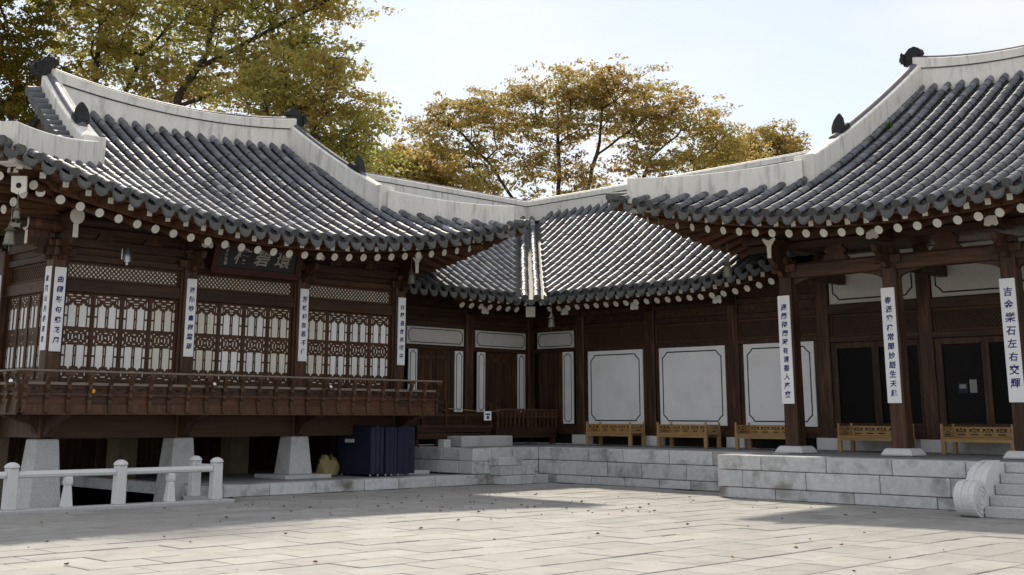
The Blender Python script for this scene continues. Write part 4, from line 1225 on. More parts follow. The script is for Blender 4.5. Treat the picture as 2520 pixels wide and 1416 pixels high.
bar(wing, XB, 8.95, 15.4, VB + .21, VB + .30, .85, 5.2, 'dark', 'leak_backing')  # dark backing added so sky light does not leak through the wall
# C wall (panels along the right side of the corner)
VCW = 2.6
CU = [-8.18, -5.67, -3.01]
for u in CU: post(wing, XC, u, VCW + .12, 1.10, 4.75, .30)
for u in CU: bar(wing, XC, u - .27, u + .27, VCW - .08, VCW + .3, .84, 1.098, 'granite_clean', 'column_base', .015)
edges = [-8.18, -5.67, -3.01, -.44]
for i in range(3):
    a, b = edges[i] + .152, edges[i + 1] - (.152 if i < 2 else .165)
    bar(wing, XC, a, b, VCW + .02, VCW + .2, 1.10, 1.36, name='sill_beam')
    bar(wing, XC, a + .3, b - .3, VCW + .12, VCW + .2, .84, 1.098, 'dark', 'shade_strip')  # solid near-black strip painted as the shade under the sill
    white_panel(wing, XC, a + .13, b - .13, 1.37, 3.36, VCW + .03, .115, .15, 'plaster_clean', .03)
    bar(wing, XC, a, a + .128, VCW + .04, VCW + .16, 1.362, 3.36, 'wood', 'jamb'); bar(wing, XC, b - .128, b, VCW + .04, VCW + .16, 1.362, 3.36, 'wood', 'jamb')
    bar(wing, XC, a, b, VCW - .01, VCW + .2, 3.362, 3.49, name='lintel')
    diag_lattice(wing, XC, a, b, 3.492, 3.98, VCW + .08, .085, .02, 'dark')
    bar(wing, XC, a, b, VCW - .02, VCW + .2, 3.982, 4.12, name='beam')
    bar(wing, XC, a, b, VCW + .06, VCW + .18, 4.122, 4.8, name='upper_board'); bar(wing, XC, a, b, VCW - .02, VCW + .1, 4.36, 4.5, name='beam')
a, b = -10.0, -8.335
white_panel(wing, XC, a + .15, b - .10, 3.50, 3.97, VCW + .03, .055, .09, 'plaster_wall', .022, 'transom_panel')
white_panel(wing, XC, -8.86, -8.46, 1.39, 3.38, VCW + .03, .065, .08, 'plaster_clean', .022, 'side_panel')
bar(wing, XC, a, b, VCW - .01, VCW + .2, 3.385, 3.49, name='lintel'); bar(wing, XC, a, b, VCW - .01, VCW + .2, 3.98, 4.12, name='beam')
bar(wing, XC, a, b, VCW + .06, VCW + .18, 4.122, 4.8, name='upper_board')
bar(wing, XC, a, b, VCW + .06, VCW + .18, 1.1, 1.385, name='sill_board')
mb = MB(XC); mb.box(-9.82, -8.88, VCW + .05, VCW + .08, 1.39, 3.38); dd = mb.build('plank_door', M['wood'], wing)
mb = MB(XC)
for q in range(6): mb.box(-9.82 + q * .157 + .005, -9.82 + (q + 1) * .157 - .005, VCW + .035, VCW + .049, 1.43, 3.34)
mb.build('planks', M['wood'], dd)
bar(wing, XC, -10.3, -.6, VCW + .21, VCW + .30, .85, 5.2, 'dark', 'leak_backing')  # same added backing, blocks light leaks behind the panels
MB(XC).cyl((-10.3, VCW + .12, 4.88), (-.5, VCW + .12, 4.88), .12, n=12).build('purlin', M['wood_h'], wing, smooth=True)
for u in CU[1:]: beam_head(wing, XC, u, VCW - .62, 4.40, 'bulb')
beam_head(wing, XB, 12.78, VB - .62, 4.40, 'bulb'); beam_head(wing, XC, -8.18, VCW - .62, 4.40, 'bulb')
# veranda with its little balustrade, and the boarded landing
def veranda(xf, u0, u1, v0, v1):
    vr_ = MB(xf); vr_.box(u0, u1, v0, v1, 1.02, 1.30)
    r_ = vr_.build('veranda', M['wood_h'], wing, bevel=.01)
    MB(xf).box(u0 - .02, u1, v0 - .04, v0 + .04, 1.73, 1.79).build('top_rail', M['wood_h'], r_, bevel=.01)
    MB(xf).box(u0, u1, v0 - .025, v0 + .025, 1.56, 1.60).build('middle_rail', M['wood_h'], r_)
    n = int((u1 - u0) / .17)
    bm_ = MB(); bm_.box(-.025, .025, -.02, .02, 1.301, 1.559); bm_.prism([(-.045, 1.601), (.045, 1.601), (.07, 1.68), (.03, 1.729), (-.03, 1.729), (-.07, 1.68)], 'y', -.02, .02)
    me = bm_.mesh('baluster', M['lattice'])
    for i in range(n + 1):
        obj('baluster', me, r_, xf @ Matrix.Translation((u0 + .05 + (u1 - u0 - .1) * i / n, v0, 0)))
    for u in (u0 + .1, u1 - .1):
        MB(xf).box(u - .06, u + .06, v0 + .02, v0 + .14, .85, 1.019).build('leg', M['wood'], r_)
    return r_
veranda(XB, 12.62, 15.0, .55, 1.75)
ld = MB(XB)
ld.box(9.75, 12.4, .45, 1.7, 1.28, 1.36)
land = ld.build('landing', M['wood_h'], wing, bevel=.01)
for z in (1.02, 1.18): MB(XB).box(9.8, 12.38, .49, .53, z, z + .14).build('riser_board', M['wood_h'], land, bevel=.006)
for u in (9.85, 10.55, 11.3, 12.3): MB(XB).box(u - .05, u + .05, .54, .64, .84, 1.279).build('leg', M['wood'], land)
for u in (9.95, 10.75, 12.35): MB(XB).box(u - .03, u + .03, .47, .53, 1.361, 1.95).build('handrail_post', M['wood'], land)
mb = MB(XB); mb.beam((9.3, .1, 2.1), (10.75, .5, 1.72), .04, .05); mb.beam((9.95, .5, 1.62), (12.35, .5, 1.62), .035, .04)
mb.build('handrail', M['wood_h'], land)


# ------------------------------------------------------------------ plaques, signboard, bells, lamps
def text_mesh(name, body, size, m, line=1.0, shear=0.0, bold=0.0, extrude=0.0015):
    c = bpy.data.curves.new(name, 'FONT')
    c.body = body; c.size = size; c.align_x = 'CENTER'; c.align_y = 'CENTER'; c.space_line = line
    c.shear = shear; c.offset = bold; c.extrude = extrude; c.resolution_u = 2
    t = bpy.data.objects.new(name, c); col.objects.link(t)
    me = bpy.data.meshes.new_from_object(t.evaluated_get(bpy.context.evaluated_depsgraph_get()))
    bpy.data.objects.remove(t); bpy.data.curves.remove(c)
    me.name = name; me.materials.clear(); me.materials.append(m)
    return me

def plaque(chars, mtx, w, h, size, pitch, label, top_gap):
    mb = MB(); mb.box(-w / 2, w / 2, -.016, .016, -h / 2, h / 2)
    o = mb.build('column_plaque', M['white_paint'], None, bevel=.006)
    o.matrix_world = mtx
    tag(o, label, 'plaque', 'white lettered plaques on the columns')
    for i, ch in enumerate(chars):
        me = text_mesh('lettering', ch, size * rnd.uniform(.93, 1.07), M['blue_ink'], shear=.10, bold=.0035)
        z = h / 2 - top_gap - i * pitch
        obj('lettering', me, o, Matrix.Translation((rnd.uniform(-.006, .006), -.0185, z)) @ Matrix.Rotation(math.pi / 2, 4, 'X') @ Matrix.Rotation(rnd.uniform(-.05, .05), 4, 'Z'))
    for zz in (h / 2 - .05, -h / 2 + .05):
        MB().cyl((0, -.0165, zz), (0, -.021, zz), .007, n=8).build('nail', M['steel'], o)
    return o
AT = [('曲欄聯句藕花風', 'white plaque with blue characters on the pavilion corner column, front face'),
      ('深院鈔書桐葉雨', 'white plaque on the second front column of the pavilion, left of the name board'),
      ('芳林相忽思不住', 'white plaque on the third front column of the pavilion, right of the name board'),
      ('白露長在孤嶼中', 'narrow white plaque on the last pavilion column beside the corner wing')]
for u, (tx, lb) in zip(UC, AT):
    plaque(tx, Matrix.Translation((u + .01, -.0, 3.632)), .23, 1.65, .130, .198, lb, .25)
plaque('松風山月伴清音', Matrix.Translation((-.17, VC0 - .02, 3.65)) @ Matrix.Rotation(-math.pi / 2, 4, 'Z'), .23, 1.65, .130, .198,
       'shaded white plaque on the side face of the pavilion corner column', .25)
plaque('芳草春深碧水長', Matrix.Translation((-.17, 2.53, 3.65)) @ Matrix.Rotation(-math.pi / 2, 4, 'Z'), .23, 1.65, .130, .198,
       'white plaque at the far left edge on the pavilion side column', .25)
DT = [('遇閑待閑時有清香入座來', .145, .187, 'white plaque with eleven blue characters on the hall column nearest the wing'),
      ('春滿瓊樓常聞妙語生天趣', .145, .187, 'white plaque with eleven blue characters on the middle hall column'),
      ('吉金樂石左右交輝', .185, .245, 'white plaque with eight large blue characters on the column at the right edge')]
for u, (tx, sz, pi_, lb) in zip(HU, DT):
    plaque(tx, HALL @ Matrix.Translation((u - .02, .006, 3.035)), .30, 2.33, sz, pi_, lb, .27)

sb = empty('signboard', (4.38, -.28, 4.95))
sb.rotation_euler = (R(14), 0, 0)
mb = MB(); mb.box(-1.0, 1.0, -.02, .02, -.20, .34); bd = mb.build('board', M['black'], sb)
mb = MB()
mb.prism([(-1.0, -.203), (1.0, -.203), (1.15, -.34), (-1.15, -.34)], 'y', -.06, .03); mb.prism([(-1.0, .343), (-1.15, .47), (1.15, .47), (1.0, .343)], 'y', -.06, .03)
mb.prism([(-1.003, -.20), (-1.003, .34), (-1.15, .46), (-1.15, -.33)], 'y', -.058, .03); mb.prism([(1.003, -.20), (1.15, -.33), (1.15, .46), (1.003, .34)], 'y', -.058, .03)
mb.build('frame', M['sign_red'], sb, bevel=.01)
for ch, x in (('樓', -.44), ('碧', .08), ('環', .62)):
    obj('lettering', text_mesh('lettering', ch, .40, M['letter_white'], shear=.25, bold=.006), sb, Matrix.Translation((x, -.0235, .05)) @ Matrix.Rotation(math.pi / 2, 4, 'X'))
for k, ch in enumerate('甲子仲秋書'):
    obj('lettering', text_mesh('lettering', ch, .075, M['letter_white'], bold=.003), sb, Matrix.Translation((-.82, -.0235, .24 - k * .09)) @ Matrix.Rotation(math.pi / 2, 4, 'X'))
tag(sb, 'black name board with three white characters in a red frame under the pavilion eave', 'sign')

def wind_bell(p, s, label, fish=True):
    o = empty('wind_bell', p)
    MB().lathe([(.085 * s, 0), (.09 * s, .01), (.075 * s, .05 * s), (.07 * s, .14 * s), (.055 * s, .20 * s), (.02 * s, .23 * s)], 14).build('bell', M['bronze'], o, smooth=True)
    MB().lathe([(.095 * s, .215 * s), (.05 * s, .25 * s), (.012 * s, .36 * s)], 8).build('bell_crown', M['bronze'], o, smooth=True)
    MB().cyl((0, 0, .34 * s), (0, 0, .34 * s + .35), .006, n=6).build('chain', M['bronze'], o)
    MB().cyl((0, 0, .0), (0, 0, -.10 * s), .005, n=6).build('clapper', M['bronze'], o)
    if fish:
        mb = MB(); mb.prism([(-.11, 0), (-.05, .045), (.04, .03), (.09, .05), (.075, 0), (.09, -.05), (.04, -.03), (-.05, -.045)], 'y', -.006, .006)
        f = mb.build('fish_plate', M['bronze'], o); f.location = (0, 0, -.14 * s)
    return tag(o, label, 'wind bell', 'bronze wind bells under the eaves')
wind_bell((-1.60, -1.30, 4.62), 1.2, 'bronze wind bell with flared rim under the near pavilion corner', False)
wind_bell((-1.66, -1.66, 5.05), .8, 'small wind bell with a fish plate hanging from the pavilion corner rafter')
wind_bell((8.62, -.55, 4.75), 1.1, 'wind bell beside the last pavilion column, above its plaque', False)
p = HALL @ Vector((-8.05, 1.3, 3.98)); wind_bell(p, 1.15, 'bronze wind bell under the corner wing eave', False)
p = HALL @ Vector((-.75, -.75, 4.62)); wind_bell(p, 1.2, 'bronze wind bell under the left eave corner of the hall', False)

lamp = empty('wall_lamp', (1.42, .04, 4.68))
MB().lathe([(.05, 0), (.115, .0), (.105, .12), (.095, .22), (.06, .26), (.05, .30)], 18).build('shade', M['steel'], lamp, smooth=True)
MB().cyl((0, 0, -.06), (0, 0, .0), .035, .045, 12).build('bulb_holder', M['steel'], lamp, smooth=True)
MB().box(-.14, -.118, -.02, .12, .05, .27).build('bracket', M['steel'], lamp)
MB().cyl((-.118, 0, .16), (-.05, 0, .16), .012, n=8).build('arm', M['steel'], lamp)
tag(lamp, 'silver bell-shaped lamp on the beam above the first lattice doors', 'lamp')

def floodlight(p, rz, label):
    o = empty('floodlight', p, rz)
    mb = MB(); mb.prism([(-.07, 0), (.06, -.02), (.07, .02), (-.02, .06), (-.06, .05)], 'x', -.06, .06); mb.build('head', M['wood_worn'], o, bevel=.008)
    MB().lathe([(.0, 0), (.038, 0), (.034, .008), (.0, .012)], 14).build('lens', M['white_paint'], o, smooth=True).matrix_local = Matrix.Translation((0, -.02, .085)) @ Matrix.Rotation(R(50), 4, 'X')
    MB().box(-.07, .07, .0, .02, -.08, .02).build('yoke', M['wood'], o)
    tag(o, label, 'floodlight', 'small floodlights on the balustrade')
floodlight((-1.17, -.9, 2.12), -.6, 'small floodlight at the left end of the pavilion balustrade')
floodlight((3.0, -1.0, 2.14), 0, 'small floodlight on the balustrade below the second pavilion column')
floodlight((5.95, -1.0, 2.14), 0, 'small floodlight on the balustrade below the third pavilion column')
lo = MB(); lo.lathe([(.02, 0), (.035, .02), (.035, .06), (.018, .085)], 12, c=(0, 0, 0)); lo = lo.build('marker_lamp', M['orange'], None, smooth=True)
lo.location = (.42, -.93, 2.0); tag(lo, 'little orange lamp behind the pavilion balustrade near its left end', 'lamp')

# ------------------------------------------------------------------ stone railing round the pit
rl = empty('stone_railing', (0.3, -2.42, 0))
xr = Matrix.Translation((-.3, 2.42, 0))
VR = -2.42
MB(xr).box(-9, 2.62, VR - .17, VR + .17, -.5, .045).build('kerb', M['granite'], rl, bevel=.015)
MB(xr).box(2.36, 2.62, VR + .172, -1.1, -.5, .043).build('kerb', M['granite'], rl, bevel=.015)
def rail_post(u, v):
    mb = MB(xr); mb.frustum(u, v, .04, .73, .20, .185)
    mb.lathe([(.128, .728), (.125, .75), (.10, .79), (.04, .815)], 16, c=(u, v, 0))
    mb.build('post', M['granite_clean'], rl, bevel=.02)
def rail_small(u, v):
    mb = MB(xr); mb.frustum(u, v, .046, .40, .17, .105); mb.frustum(u, v, .40, .44, .105, .135); mb.frustum(u, v, .44, .50, .135, .135); mb.frustum(u, v, .50, .555, .135, .115)
    mb.build('baluster', M['granite_clean'], rl, bevel=.008)
for u in (-5.55, -3.6, -1.66, .31, 2.28): rail_post(u, VR)
rail_post(2.49, -1.30)
for u in (-4.6, -2.65, -.66, 1.32): rail_small(u, VR)
for a, b in ((-9, -5.65), (-5.45, -3.70), (-3.50, -1.76), (-1.56, .21), (.41, 2.18)):
    MB(xr).cyl((a, VR, .61), (b, VR, .61), .058, n=8).build('rail', M['granite_clean'], rl)
MB(xr).cyl((2.40, VR + .1, .61), (2.47, -1.42, .61), .065, n=8).build('rail', M['granite_clean'], rl)
tag(rl, 'pale granite railing with round-topped posts in front of the pavilion', 'railing')

# ------------------------------------------------------------------ benches
def make_bench():
    o = empty('bench', (0, 0, 0)); W, Dp = 1.56, .62; sz = .35
    MB().box(-W / 2, W / 2, -Dp / 2, Dp / 2, sz - .03, sz).build('seat', M['bench'], o, bevel=.006)
    mb = MB(); mb.box(-W / 2 + .01, W / 2 - .01, -Dp / 2 + .012, -Dp / 2 + .045, sz - .10, sz - .031); mb.box(-W / 2 + .01, W / 2 - .01, Dp / 2 - .045, Dp / 2 - .012, sz - .10, sz - .031)
    mb.build('apron', M['bench'], o)
    for sx in (-1, 1):
        for sy in (-1, 1):
            mb = MB(); mb.box(sx * (W / 2 - .09), sx * (W / 2 - .005), sy * (Dp / 2 - .085), sy * (Dp / 2 - .008), 0, sz - .0315); mb.build('leg', M['bench'], o, bevel=.006)
            mb = MB(); mb.box(sx * (W / 2 - .055), sx * (W / 2 - .01), sy * (Dp / 2 - .055), sy * (Dp / 2 - .01), sz + .001, sz + .27); mb.build('arm_post', M['bench'], o, bevel=.006)
    def fret(xf, L, nm):
        n = max(1, int(L / .27)); s = L / n; mb = MB(xf)
        ops = []
        for k in range(n):
            c = k / n; q = 1 / n
            ops += [(c + .12 * q, c + .34 * q, .125, .165), (c + .66 * q, c + .88 * q, .125, .165), (c + .42 * q, c + .58 * q, .135, .175), (c + .12 * q, c + .22 * q, .095, .125), (c + .78 * q, c + .88 * q, .095, .125),
                    (c + .3 * q, c + .7 * q, .095, .115), (c + .22 * q, c + .78 * q, .035, .06)]
        plate(mb, 0, sz + .002, L, .21, -.012, .012, ops)
        return mb.build(nm, M['bench'], o)
    fret(Matrix.Translation((-W / 2 + .056, Dp / 2 - .03, 0)), W - .112, 'back')
    for sx in (-1, 1):
        fret(Matrix.Translation((sx * (W / 2 - .03), -Dp / 2 + .056, 0)) @ Matrix.Rotation(math.pi / 2, 4, 'Z'), Dp - .112, 'side_rail')
    return o
b0 = make_bench()
BL = [(-6.43, 'low yellow wooden bench below the white panel nearest the inner corner'), (-4.04, 'low yellow wooden bench below the middle white panel'),
      (-1.67, 'orange-brown wooden bench half hidden by the first hall column'), (1.08, 'yellow wooden bench in the porch behind the middle hall column'),
      (3.50, 'yellow wooden bench in front of the dark doors at the right edge')]
for i, (u, lb) in enumerate(BL):
    b_ = b0 if i == 0 else copy_tree(b0)
    b_.location = HALL @ Vector((u, 2.0, .838)); b_.rotation_euler = (0, 0, -math.pi / 2 + rnd.uniform(-.015, .015))
    tag(b_, lb, 'bench', 'wooden benches along the terrace')

# ------------------------------------------------------------------ things under the pavilion and on the terrace
def cover(name, x0, x1, y0, y1, z0, z1, label, n=9, m='navy'):
    """A cabinet under a loose canvas cover: slightly rippled box with a softened top."""
    o = empty(name, ((x0 + x1) / 2, (y0 + y1) / 2, z0)); cx, cy_2 = (x0 + x1) / 2, (y0 + y1) / 2
    mb = MB(); w, d, h = (x1 - x0) / 2, (y1 - y0) / 2, z1 - z0
    per = []
    for k in range(4):
        for q in range(n):
            t = q / n * 2 - 1; per.append({0: (t * w, -d), 1: (w, t * d), 2: (-t * w, d), 3: (-w, -t * d)}[k])
    N_ = len(per); vs = []; lv = [0, .25, .5, .75, .94, 1.0]; r2 = random.Random(int(x0 * 100))
    ph = r2.uniform(0, 6)
    for f in lv:
        for i, (a, b) in enumerate(per):
            am = .008 * (1 - f) + .003; k = 1 + am * math.sin(i * 1.9 + ph) / max(w, .2) - (.035 if f == 1 else 0)
            vs.append((a * k, b * k, .03 + f * (h - .03) + (.01 * math.sin(i + ph) if f == 1 else 0)))
    fs = [(l * N_ + i, l * N_ + (i + 1) % N_, (l + 1) * N_ + (i + 1) % N_, (l + 1) * N_ + i) for l in range(len(lv) - 1) for i in range(N_)]
    mb.add(vs, fs); mb.add(vs[-N_:], [tuple(range(N_))])
    mb.build('canvas_cover', M[m], o, smooth=True)
    for sx in (-1, 1):
        for sy in (-1, 1):
            MB().cyl((sx * (w - .08), sy * (d - .08), 0), (sx * (w - .08), sy * (d - .08), .05), .03, n=8).build('caster', M['steel'], o)
    tag(o, label, 'cabinet', 'navy covered cabinets under the pavilion'); return o
c1 = cover('covered_cabinet', 7.42, 7.80, -.62, .62, .243, 1.36, 'dark navy covered cabinet with a grey label, leftmost under the pavilion')
lb_ = MB(); lb_.box(-.217, -.209, -.05, .30, .74, .82); lb_.build('label_strip', M['granite_clean'], c1)
cover('covered_cabinet', 7.84, 8.17, -.66, .1, .243, 1.34, 'navy canvas covered cabinet in the middle of the row under the pavilion')
cover('covered_cabinet', 8.21, 8.72, -.66, -.1, .243, 1.35, 'navy canvas covered cabinet at the right end under the pavilion')
bag = MB(); vs = []; NB, NL = 18, 9
for j in range(NL + 1):
    f = j / NL
    for i in range(NB):
        a = 2 * math.pi * i / NB
        r_ = .27 * (1.05 - .35 * f * f) * (1 + .10 * math.sin(3 * a + 5 * f) + .08 * math.sin(7 * a - 6 * f) + .05 * math.sin(11 * a + 9 * f)) * (1 if f < .85 else .66)
        vs.append((r_ * math.cos(a) * 1.05, r_ * math.sin(a) * .8, f * .40 + .07 * math.sin(2 * a + 1) * f + .03 * math.sin(5 * a) * f))
bag.add(vs, [(j * NB + i, j * NB + (i + 1) % NB, (j + 1) * NB + (i + 1) % NB, (j + 1) * NB + i) for j in range(NL) for i in range(NB)] + [tuple(range(NL * NB, (NL + 1) * NB)), tuple(reversed(range(NB)))])
bg_ = bag.build('sack', M['bag'], None, smooth=True); bg_.location = (7.15, .62, .245)
tag(bg_, 'crumpled tan sack beside the third stone pillar', 'sack')
for nm, x0, x1, y0, y1, z1, lb in (('stepping_stone', 10.55, 12.35, -.35, .22, 1.10, 'long pale granite stepping stone on the terrace before the landing'),
                                   ('footing_stone', 9.78, 10.0, -.55, -.3, 1.03, 'small pale footing stone at the left end of the corner terrace'),
                                   ('footing_stone', 12.55, 12.78, .1, .36, 1.01, 'small pale footing stone under the veranda corner')):
    c = Vector(((x0 + x1) / 2, (y0 + y1) / 2, .83)); mb = MB(); mb.box(x0 - c.x, x1 - c.x, y0 - c.y, y1 - c.y, 0, z1 - .83)
    o = mb.build(nm, M['granite'], None, bevel=.02); o.location = c; tag(o, lb, 'stone')
nc = empty('notice_card', (12.15, .40, 1.60))
MB().box(-.13, .13, -.008, .008, -.12, .12).build('card', M['white_paint'], nc)
MB().box(-.08, .08, -.012, -.0085, .02, .06).build('print', M['blue_ink'], nc); MB().cyl((0, -.009, -.04), (0, -.012, -.04), .045, n=14).build('print', M['blue_ink'], nc)
MB().cyl((-1.4, 0, .18), (-.1, 0, .11), .008, n=6).build('rope', M['bench'], nc); MB().cyl((.1, 0, .11), (.45, 0, .14), .008, n=6).build('rope', M['bench'], nc)
tag(nc, 'small white notice card hanging on a rope by the wooden landing', 'notice')

dn = empty('door_notices', HALL @ Vector((2.95, 2.655, 2.2)), -math.pi / 2)
MB().box(-.20, .02, -.004, .0, -.10, .12).build('poster', M['navy'], dn); MB().box(.06, .22, -.004, .0, -.09, .19).build('sheet', M['floor_stone'], dn)  # white sheet greyed in its colour for the dimness behind glass
MB().box(-.17, -.02, -.007, -.0045, .0, .09).build('print', M['floor_stone'], dn)
tag(dn, 'small poster and dimmed white sheet stuck to the dark glass door at the right', 'notice')
wd = MB()
for k in range(40):
    a = rnd.uniform(0, 6.28); L = rnd.uniform(.12, .32); t = rnd.uniform(.1, .6); b_ = Vector((rnd.uniform(-.08, .08), rnd.uniform(-.08, .08), 0))
    tip = b_ + Vector((math.cos(a) * L * t, math.sin(a) * L * t, L)); s_ = Vector((-math.sin(a), math.cos(a), 0)) * .014
    mid = b_.lerp(tip, .55) + Vector((0, 0, .03)); wd.add([b_ - s_, b_ + s_, mid + s_, tip, mid - s_], [(0, 1, 2, 3, 4)])
wo = wd.build('weed', M['grass'], None); wo.scale = (.7, .7, .7); wo.location = HALL @ Vector((1.45, 2.9, HGD.S(1.3, 2.9) + .05))
tag(wo, 'tuft of green weed growing on the hall roof beside the descending ridge', 'plant')

# ------------------------------------------------------------------ trees
import numpy as np
def tree(label, base, stems, blobs, nclump, nleaf, lm, seed, leaf=.16, spread=(.66, .30), name='autumn_tree'):
    """base (lat, dep); stems: lists of (lat, dep, z); blobs: (lat, dep, z, rl, rd, rz, weight)."""
    r2 = random.Random(seed); b0_ = cam_frame(base[0], base[1], -1.2)
    root = empty(name, b0_)
    nodes = []; par = []
    for s_ in stems:
        pts = [cam_frame(*q) for q in s_]; prev = -1
        for a, b in zip(pts, pts[1:]):
            n = max(1, int((b - a).length / .6))
            for k in range(n + (1 if b is pts[-1] else 0)):
                p = a.lerp(b, k / n) + Vector((r2.uniform(-.06, .06), r2.uniform(-.06, .06), 0))
                if prev < 0 and nodes:
                    j = min(range(len(nodes)), key=lambda q: (nodes[q] - p).length); prev = j if (nodes[j] - p).length < 1.5 else -1
                nodes.append(p); par.append(prev); prev = len(nodes) - 1
    nstem = len(nodes)
    tot = sum(b[6] for b in blobs); tg = []
    for b in blobs:
        for k in range(max(1, int(nclump * b[6] / tot))):
            while True:
                q = Vector((r2.uniform(-1, 1), r2.uniform(-1, 1), r2.uniform(-1, 1)))
                if q.length < 1: break
            if q.length < .6 and r2.random() < .45: q = q.normalized() * r2.uniform(.6, 1)
            tg.append(cam_frame(b[0] + q.x * b[3], b[1] + q.y * b[4], b[2] + q.z * b[5]))
    arr = np.array([tuple(n) for n in nodes])
    tg.sort(key=lambda t: float(np.min(np.linalg.norm(arr - np.array(tuple(t)), axis=1))))
    ends = []
    for t in tg:
        ta = np.array(tuple(t)); dd = np.linalg.norm(arr - ta, axis=1) + .7 * np.maximum(0, arr[:, 2] - ta[2] + .3)
        j = int(np.argmin(dd)); a = nodes[j]; L = (t - a).length; n = max(1, int(L / .8)); prev = j
        sagv = Vector((r2.uniform(-.14, .14), r2.uniform(-.14, .14), r2.uniform(-.02, .16))) * L
        new = []
        for k in range(1, n + 1):
            f = k / n; p = a.lerp(t, f) + sagv * (f * (1 - f))
            nodes.append(p); par.append(prev); prev = len(nodes) - 1; new.append(tuple(p))
        arr = np.vstack([arr, np.array(new)]); ends.append(t)
    w = [0.0] * len(nodes)
    for i in range(len(nodes) - 1, -1, -1):
        if w[i] == 0: w[i] = 1.0
        if par[i] >= 0: w[par[i]] += w[i]
    mb = MB()
    rad = lambda i: min(.30, .016 * w[i] ** .52)
    for i in range(len(nodes)):
        if par[i] >= 0:
            ra, rb_ = rad(par[i]), rad(i)
            ra = min(ra, rb_ * 1.5) if par[i] >= 0 else ra
            mb.cyl(nodes[par[i]] - b0_, nodes[i] - b0_, ra, rb_, n=5 if rb_ < .05 else 8, cap0=False, cap1=False)
    mb.build('trunk', M['bark'], root, smooth=True)
    rs = np.random.RandomState(seed)
    C = np.array([tuple(e - b0_) for e in ends]); nC = len(C)
    size = rs.uniform(.7, 1.25, nC)
    cnt = (nleaf * size ** 2).astype(int); idx = np.repeat(np.arange(nC), cnt); n = len(idx)
    g_ = rs.normal(0, 1, (n, 3)) * np.array([spread[0], spread[0], spread[1]]) * .62 * size[idx][:, None]
    # leaves gather on sub-sprays
    spray = rs.normal(0, 1, (nC, 7, 3)) * np.array([spread[0], spread[0], spread[1]]) * .75
    sp_i = rs.randint(0, 7, n); P = C[idx] + spray[idx, sp_i] * size[idx][:, None] + g_ * .42
    nrm = rs.normal(0, 1, (n, 3)); nrm[:, 2] = np.abs(nrm[:, 2]) + .5; nrm /= np.linalg.norm(nrm, axis=1)[:, None]
    t_ = rs.normal(0, 1, (n, 3)); t_ -= nrm * (t_ * nrm).sum(1)[:, None]; t_ /= np.linalg.norm(t_, axis=1)[:, None]
    bt = np.cross(nrm, t_); s_ = (leaf * rs.choice([.55, .75, 1.0, 1.25, 1.6], n) * rs.uniform(.85, 1.15, n))[:, None]
    V = np.stack([P - t_ * s_ * .5, P + bt * s_ * .3 + t_ * s_ * .05, P + t_ * s_ * .5 - nrm * s_ * .12, P - bt * s_ * .3 + t_ * s_ * .05], 1).reshape(-1, 3)
    me = bpy.data.meshes.new('crown'); me.vertices.add(4 * n); me.vertices.foreach_set('co', V.ravel())
    me.loops.add(4 * n); me.loops.foreach_set('vertex_index', np.arange(4 * n)); me.polygons.add(n)
    me.polygons.foreach_set('loop_start', np.arange(0, 4 * n, 4)); me.polygons.foreach_set('loop_total', np.full(n, 4)); me.update(calc_edges=True)
    me.materials.append(M[lm]); tag(obj('crown', me, root), kind='stuff')
    tag(root, label, 'tree', 'autumn trees behind the roofs')
    return root

# centre: broad spreading tree with several stems
tree('broad golden-brown tree with several dark stems rising behind the corner wing roof', (1.2, 62),
     [[(1.0, 62, -1.2), (.9, 62, 8), (.6, 62, 12.4), (-.5, 62, 14.2), (-2.3, 61.5, 16.0), (-3.6, 61, 16.8)],
      [(1.4, 62, 6), (2.9, 62.4, 12.6), (2.9, 62.5, 15), (2.8, 62.6, 18.4)],
      [(1.8, 62, 6), (4.3, 61.8, 12.9), (5.0, 61.8, 15.6), (5.2, 61.8, 17.4), (7.0, 61.5, 18.6)],
      [(5.0, 61.8, 15.0), (7.0, 61.2, 16.4), (8.2, 61, 17.4)],
      [(2.3, 62.4, 7), (7.2, 62.6, 13.4), (7.8, 62.8, 15), (9.2, 63, 16.2)],
      [(.6, 62, 11.5), (-1.6, 62.6, 14.4), (-1.8, 62.6, 15.6)]],
     [(2.9, 62, 18.5, 2.7, 2.8, 1.1, 2.4), (6.2, 62, 18.4, 2.4, 2.6, 1.1, 2.2), (-1.0, 62, 17.0, 3.0, 2.8, 1.2, 2.6), (-3.5, 62, 15.7, 1.5, 2.2, 1.0, 1.2),
      (2.0, 62, 16.6, 3.2, 2.5, 1.1, 1.8), (6.4, 62, 16.4, 2.6, 2.5, 1.0, 1.5), (9.4, 62, 16.9, 2.0, 2.3, 1.3, 1.9), (-1.5, 62, 14.6, 3.4, 2.4, .9, 1.7),
      (2.6, 62, 14.2, 3.2, 2.4, .8, 1.5), (8.2, 62, 14.6, 2.6, 2.4, .9, 1.5), (-3.9, 62, 13.6, 2.0, 2.2, .8, 1.1), (5.8, 62, 13.2, 3.4, 2.3, .7, 1.2), (10.9, 62, 15.6, 1.7, 2, 1.0, 1.2), (12.2, 63, 14.8, 1.6, 2, 1.0, 1.0), (-.6, 62, 12.9, 3.2, 2.3, .7, 1.2)],
     430, 145, 'leaf_mid', 5, leaf=.155, spread=(.78, .22))
tree('low yellow bushy tree between the tall left trees and the broad middle tree', (-5.2, 56),
     [[(-5.2, 56, -1.2), (-5.1, 56, 8), (-4.8, 56, 12.2)]],
     [(-4.9, 56, 12.6, 2.2, 2, 1.5, 1.4), (-3.4, 56, 12.0, 1.8, 1.8, 1.2, 1)], 90, 160, 'leaf_mid', 6, leaf=.18)
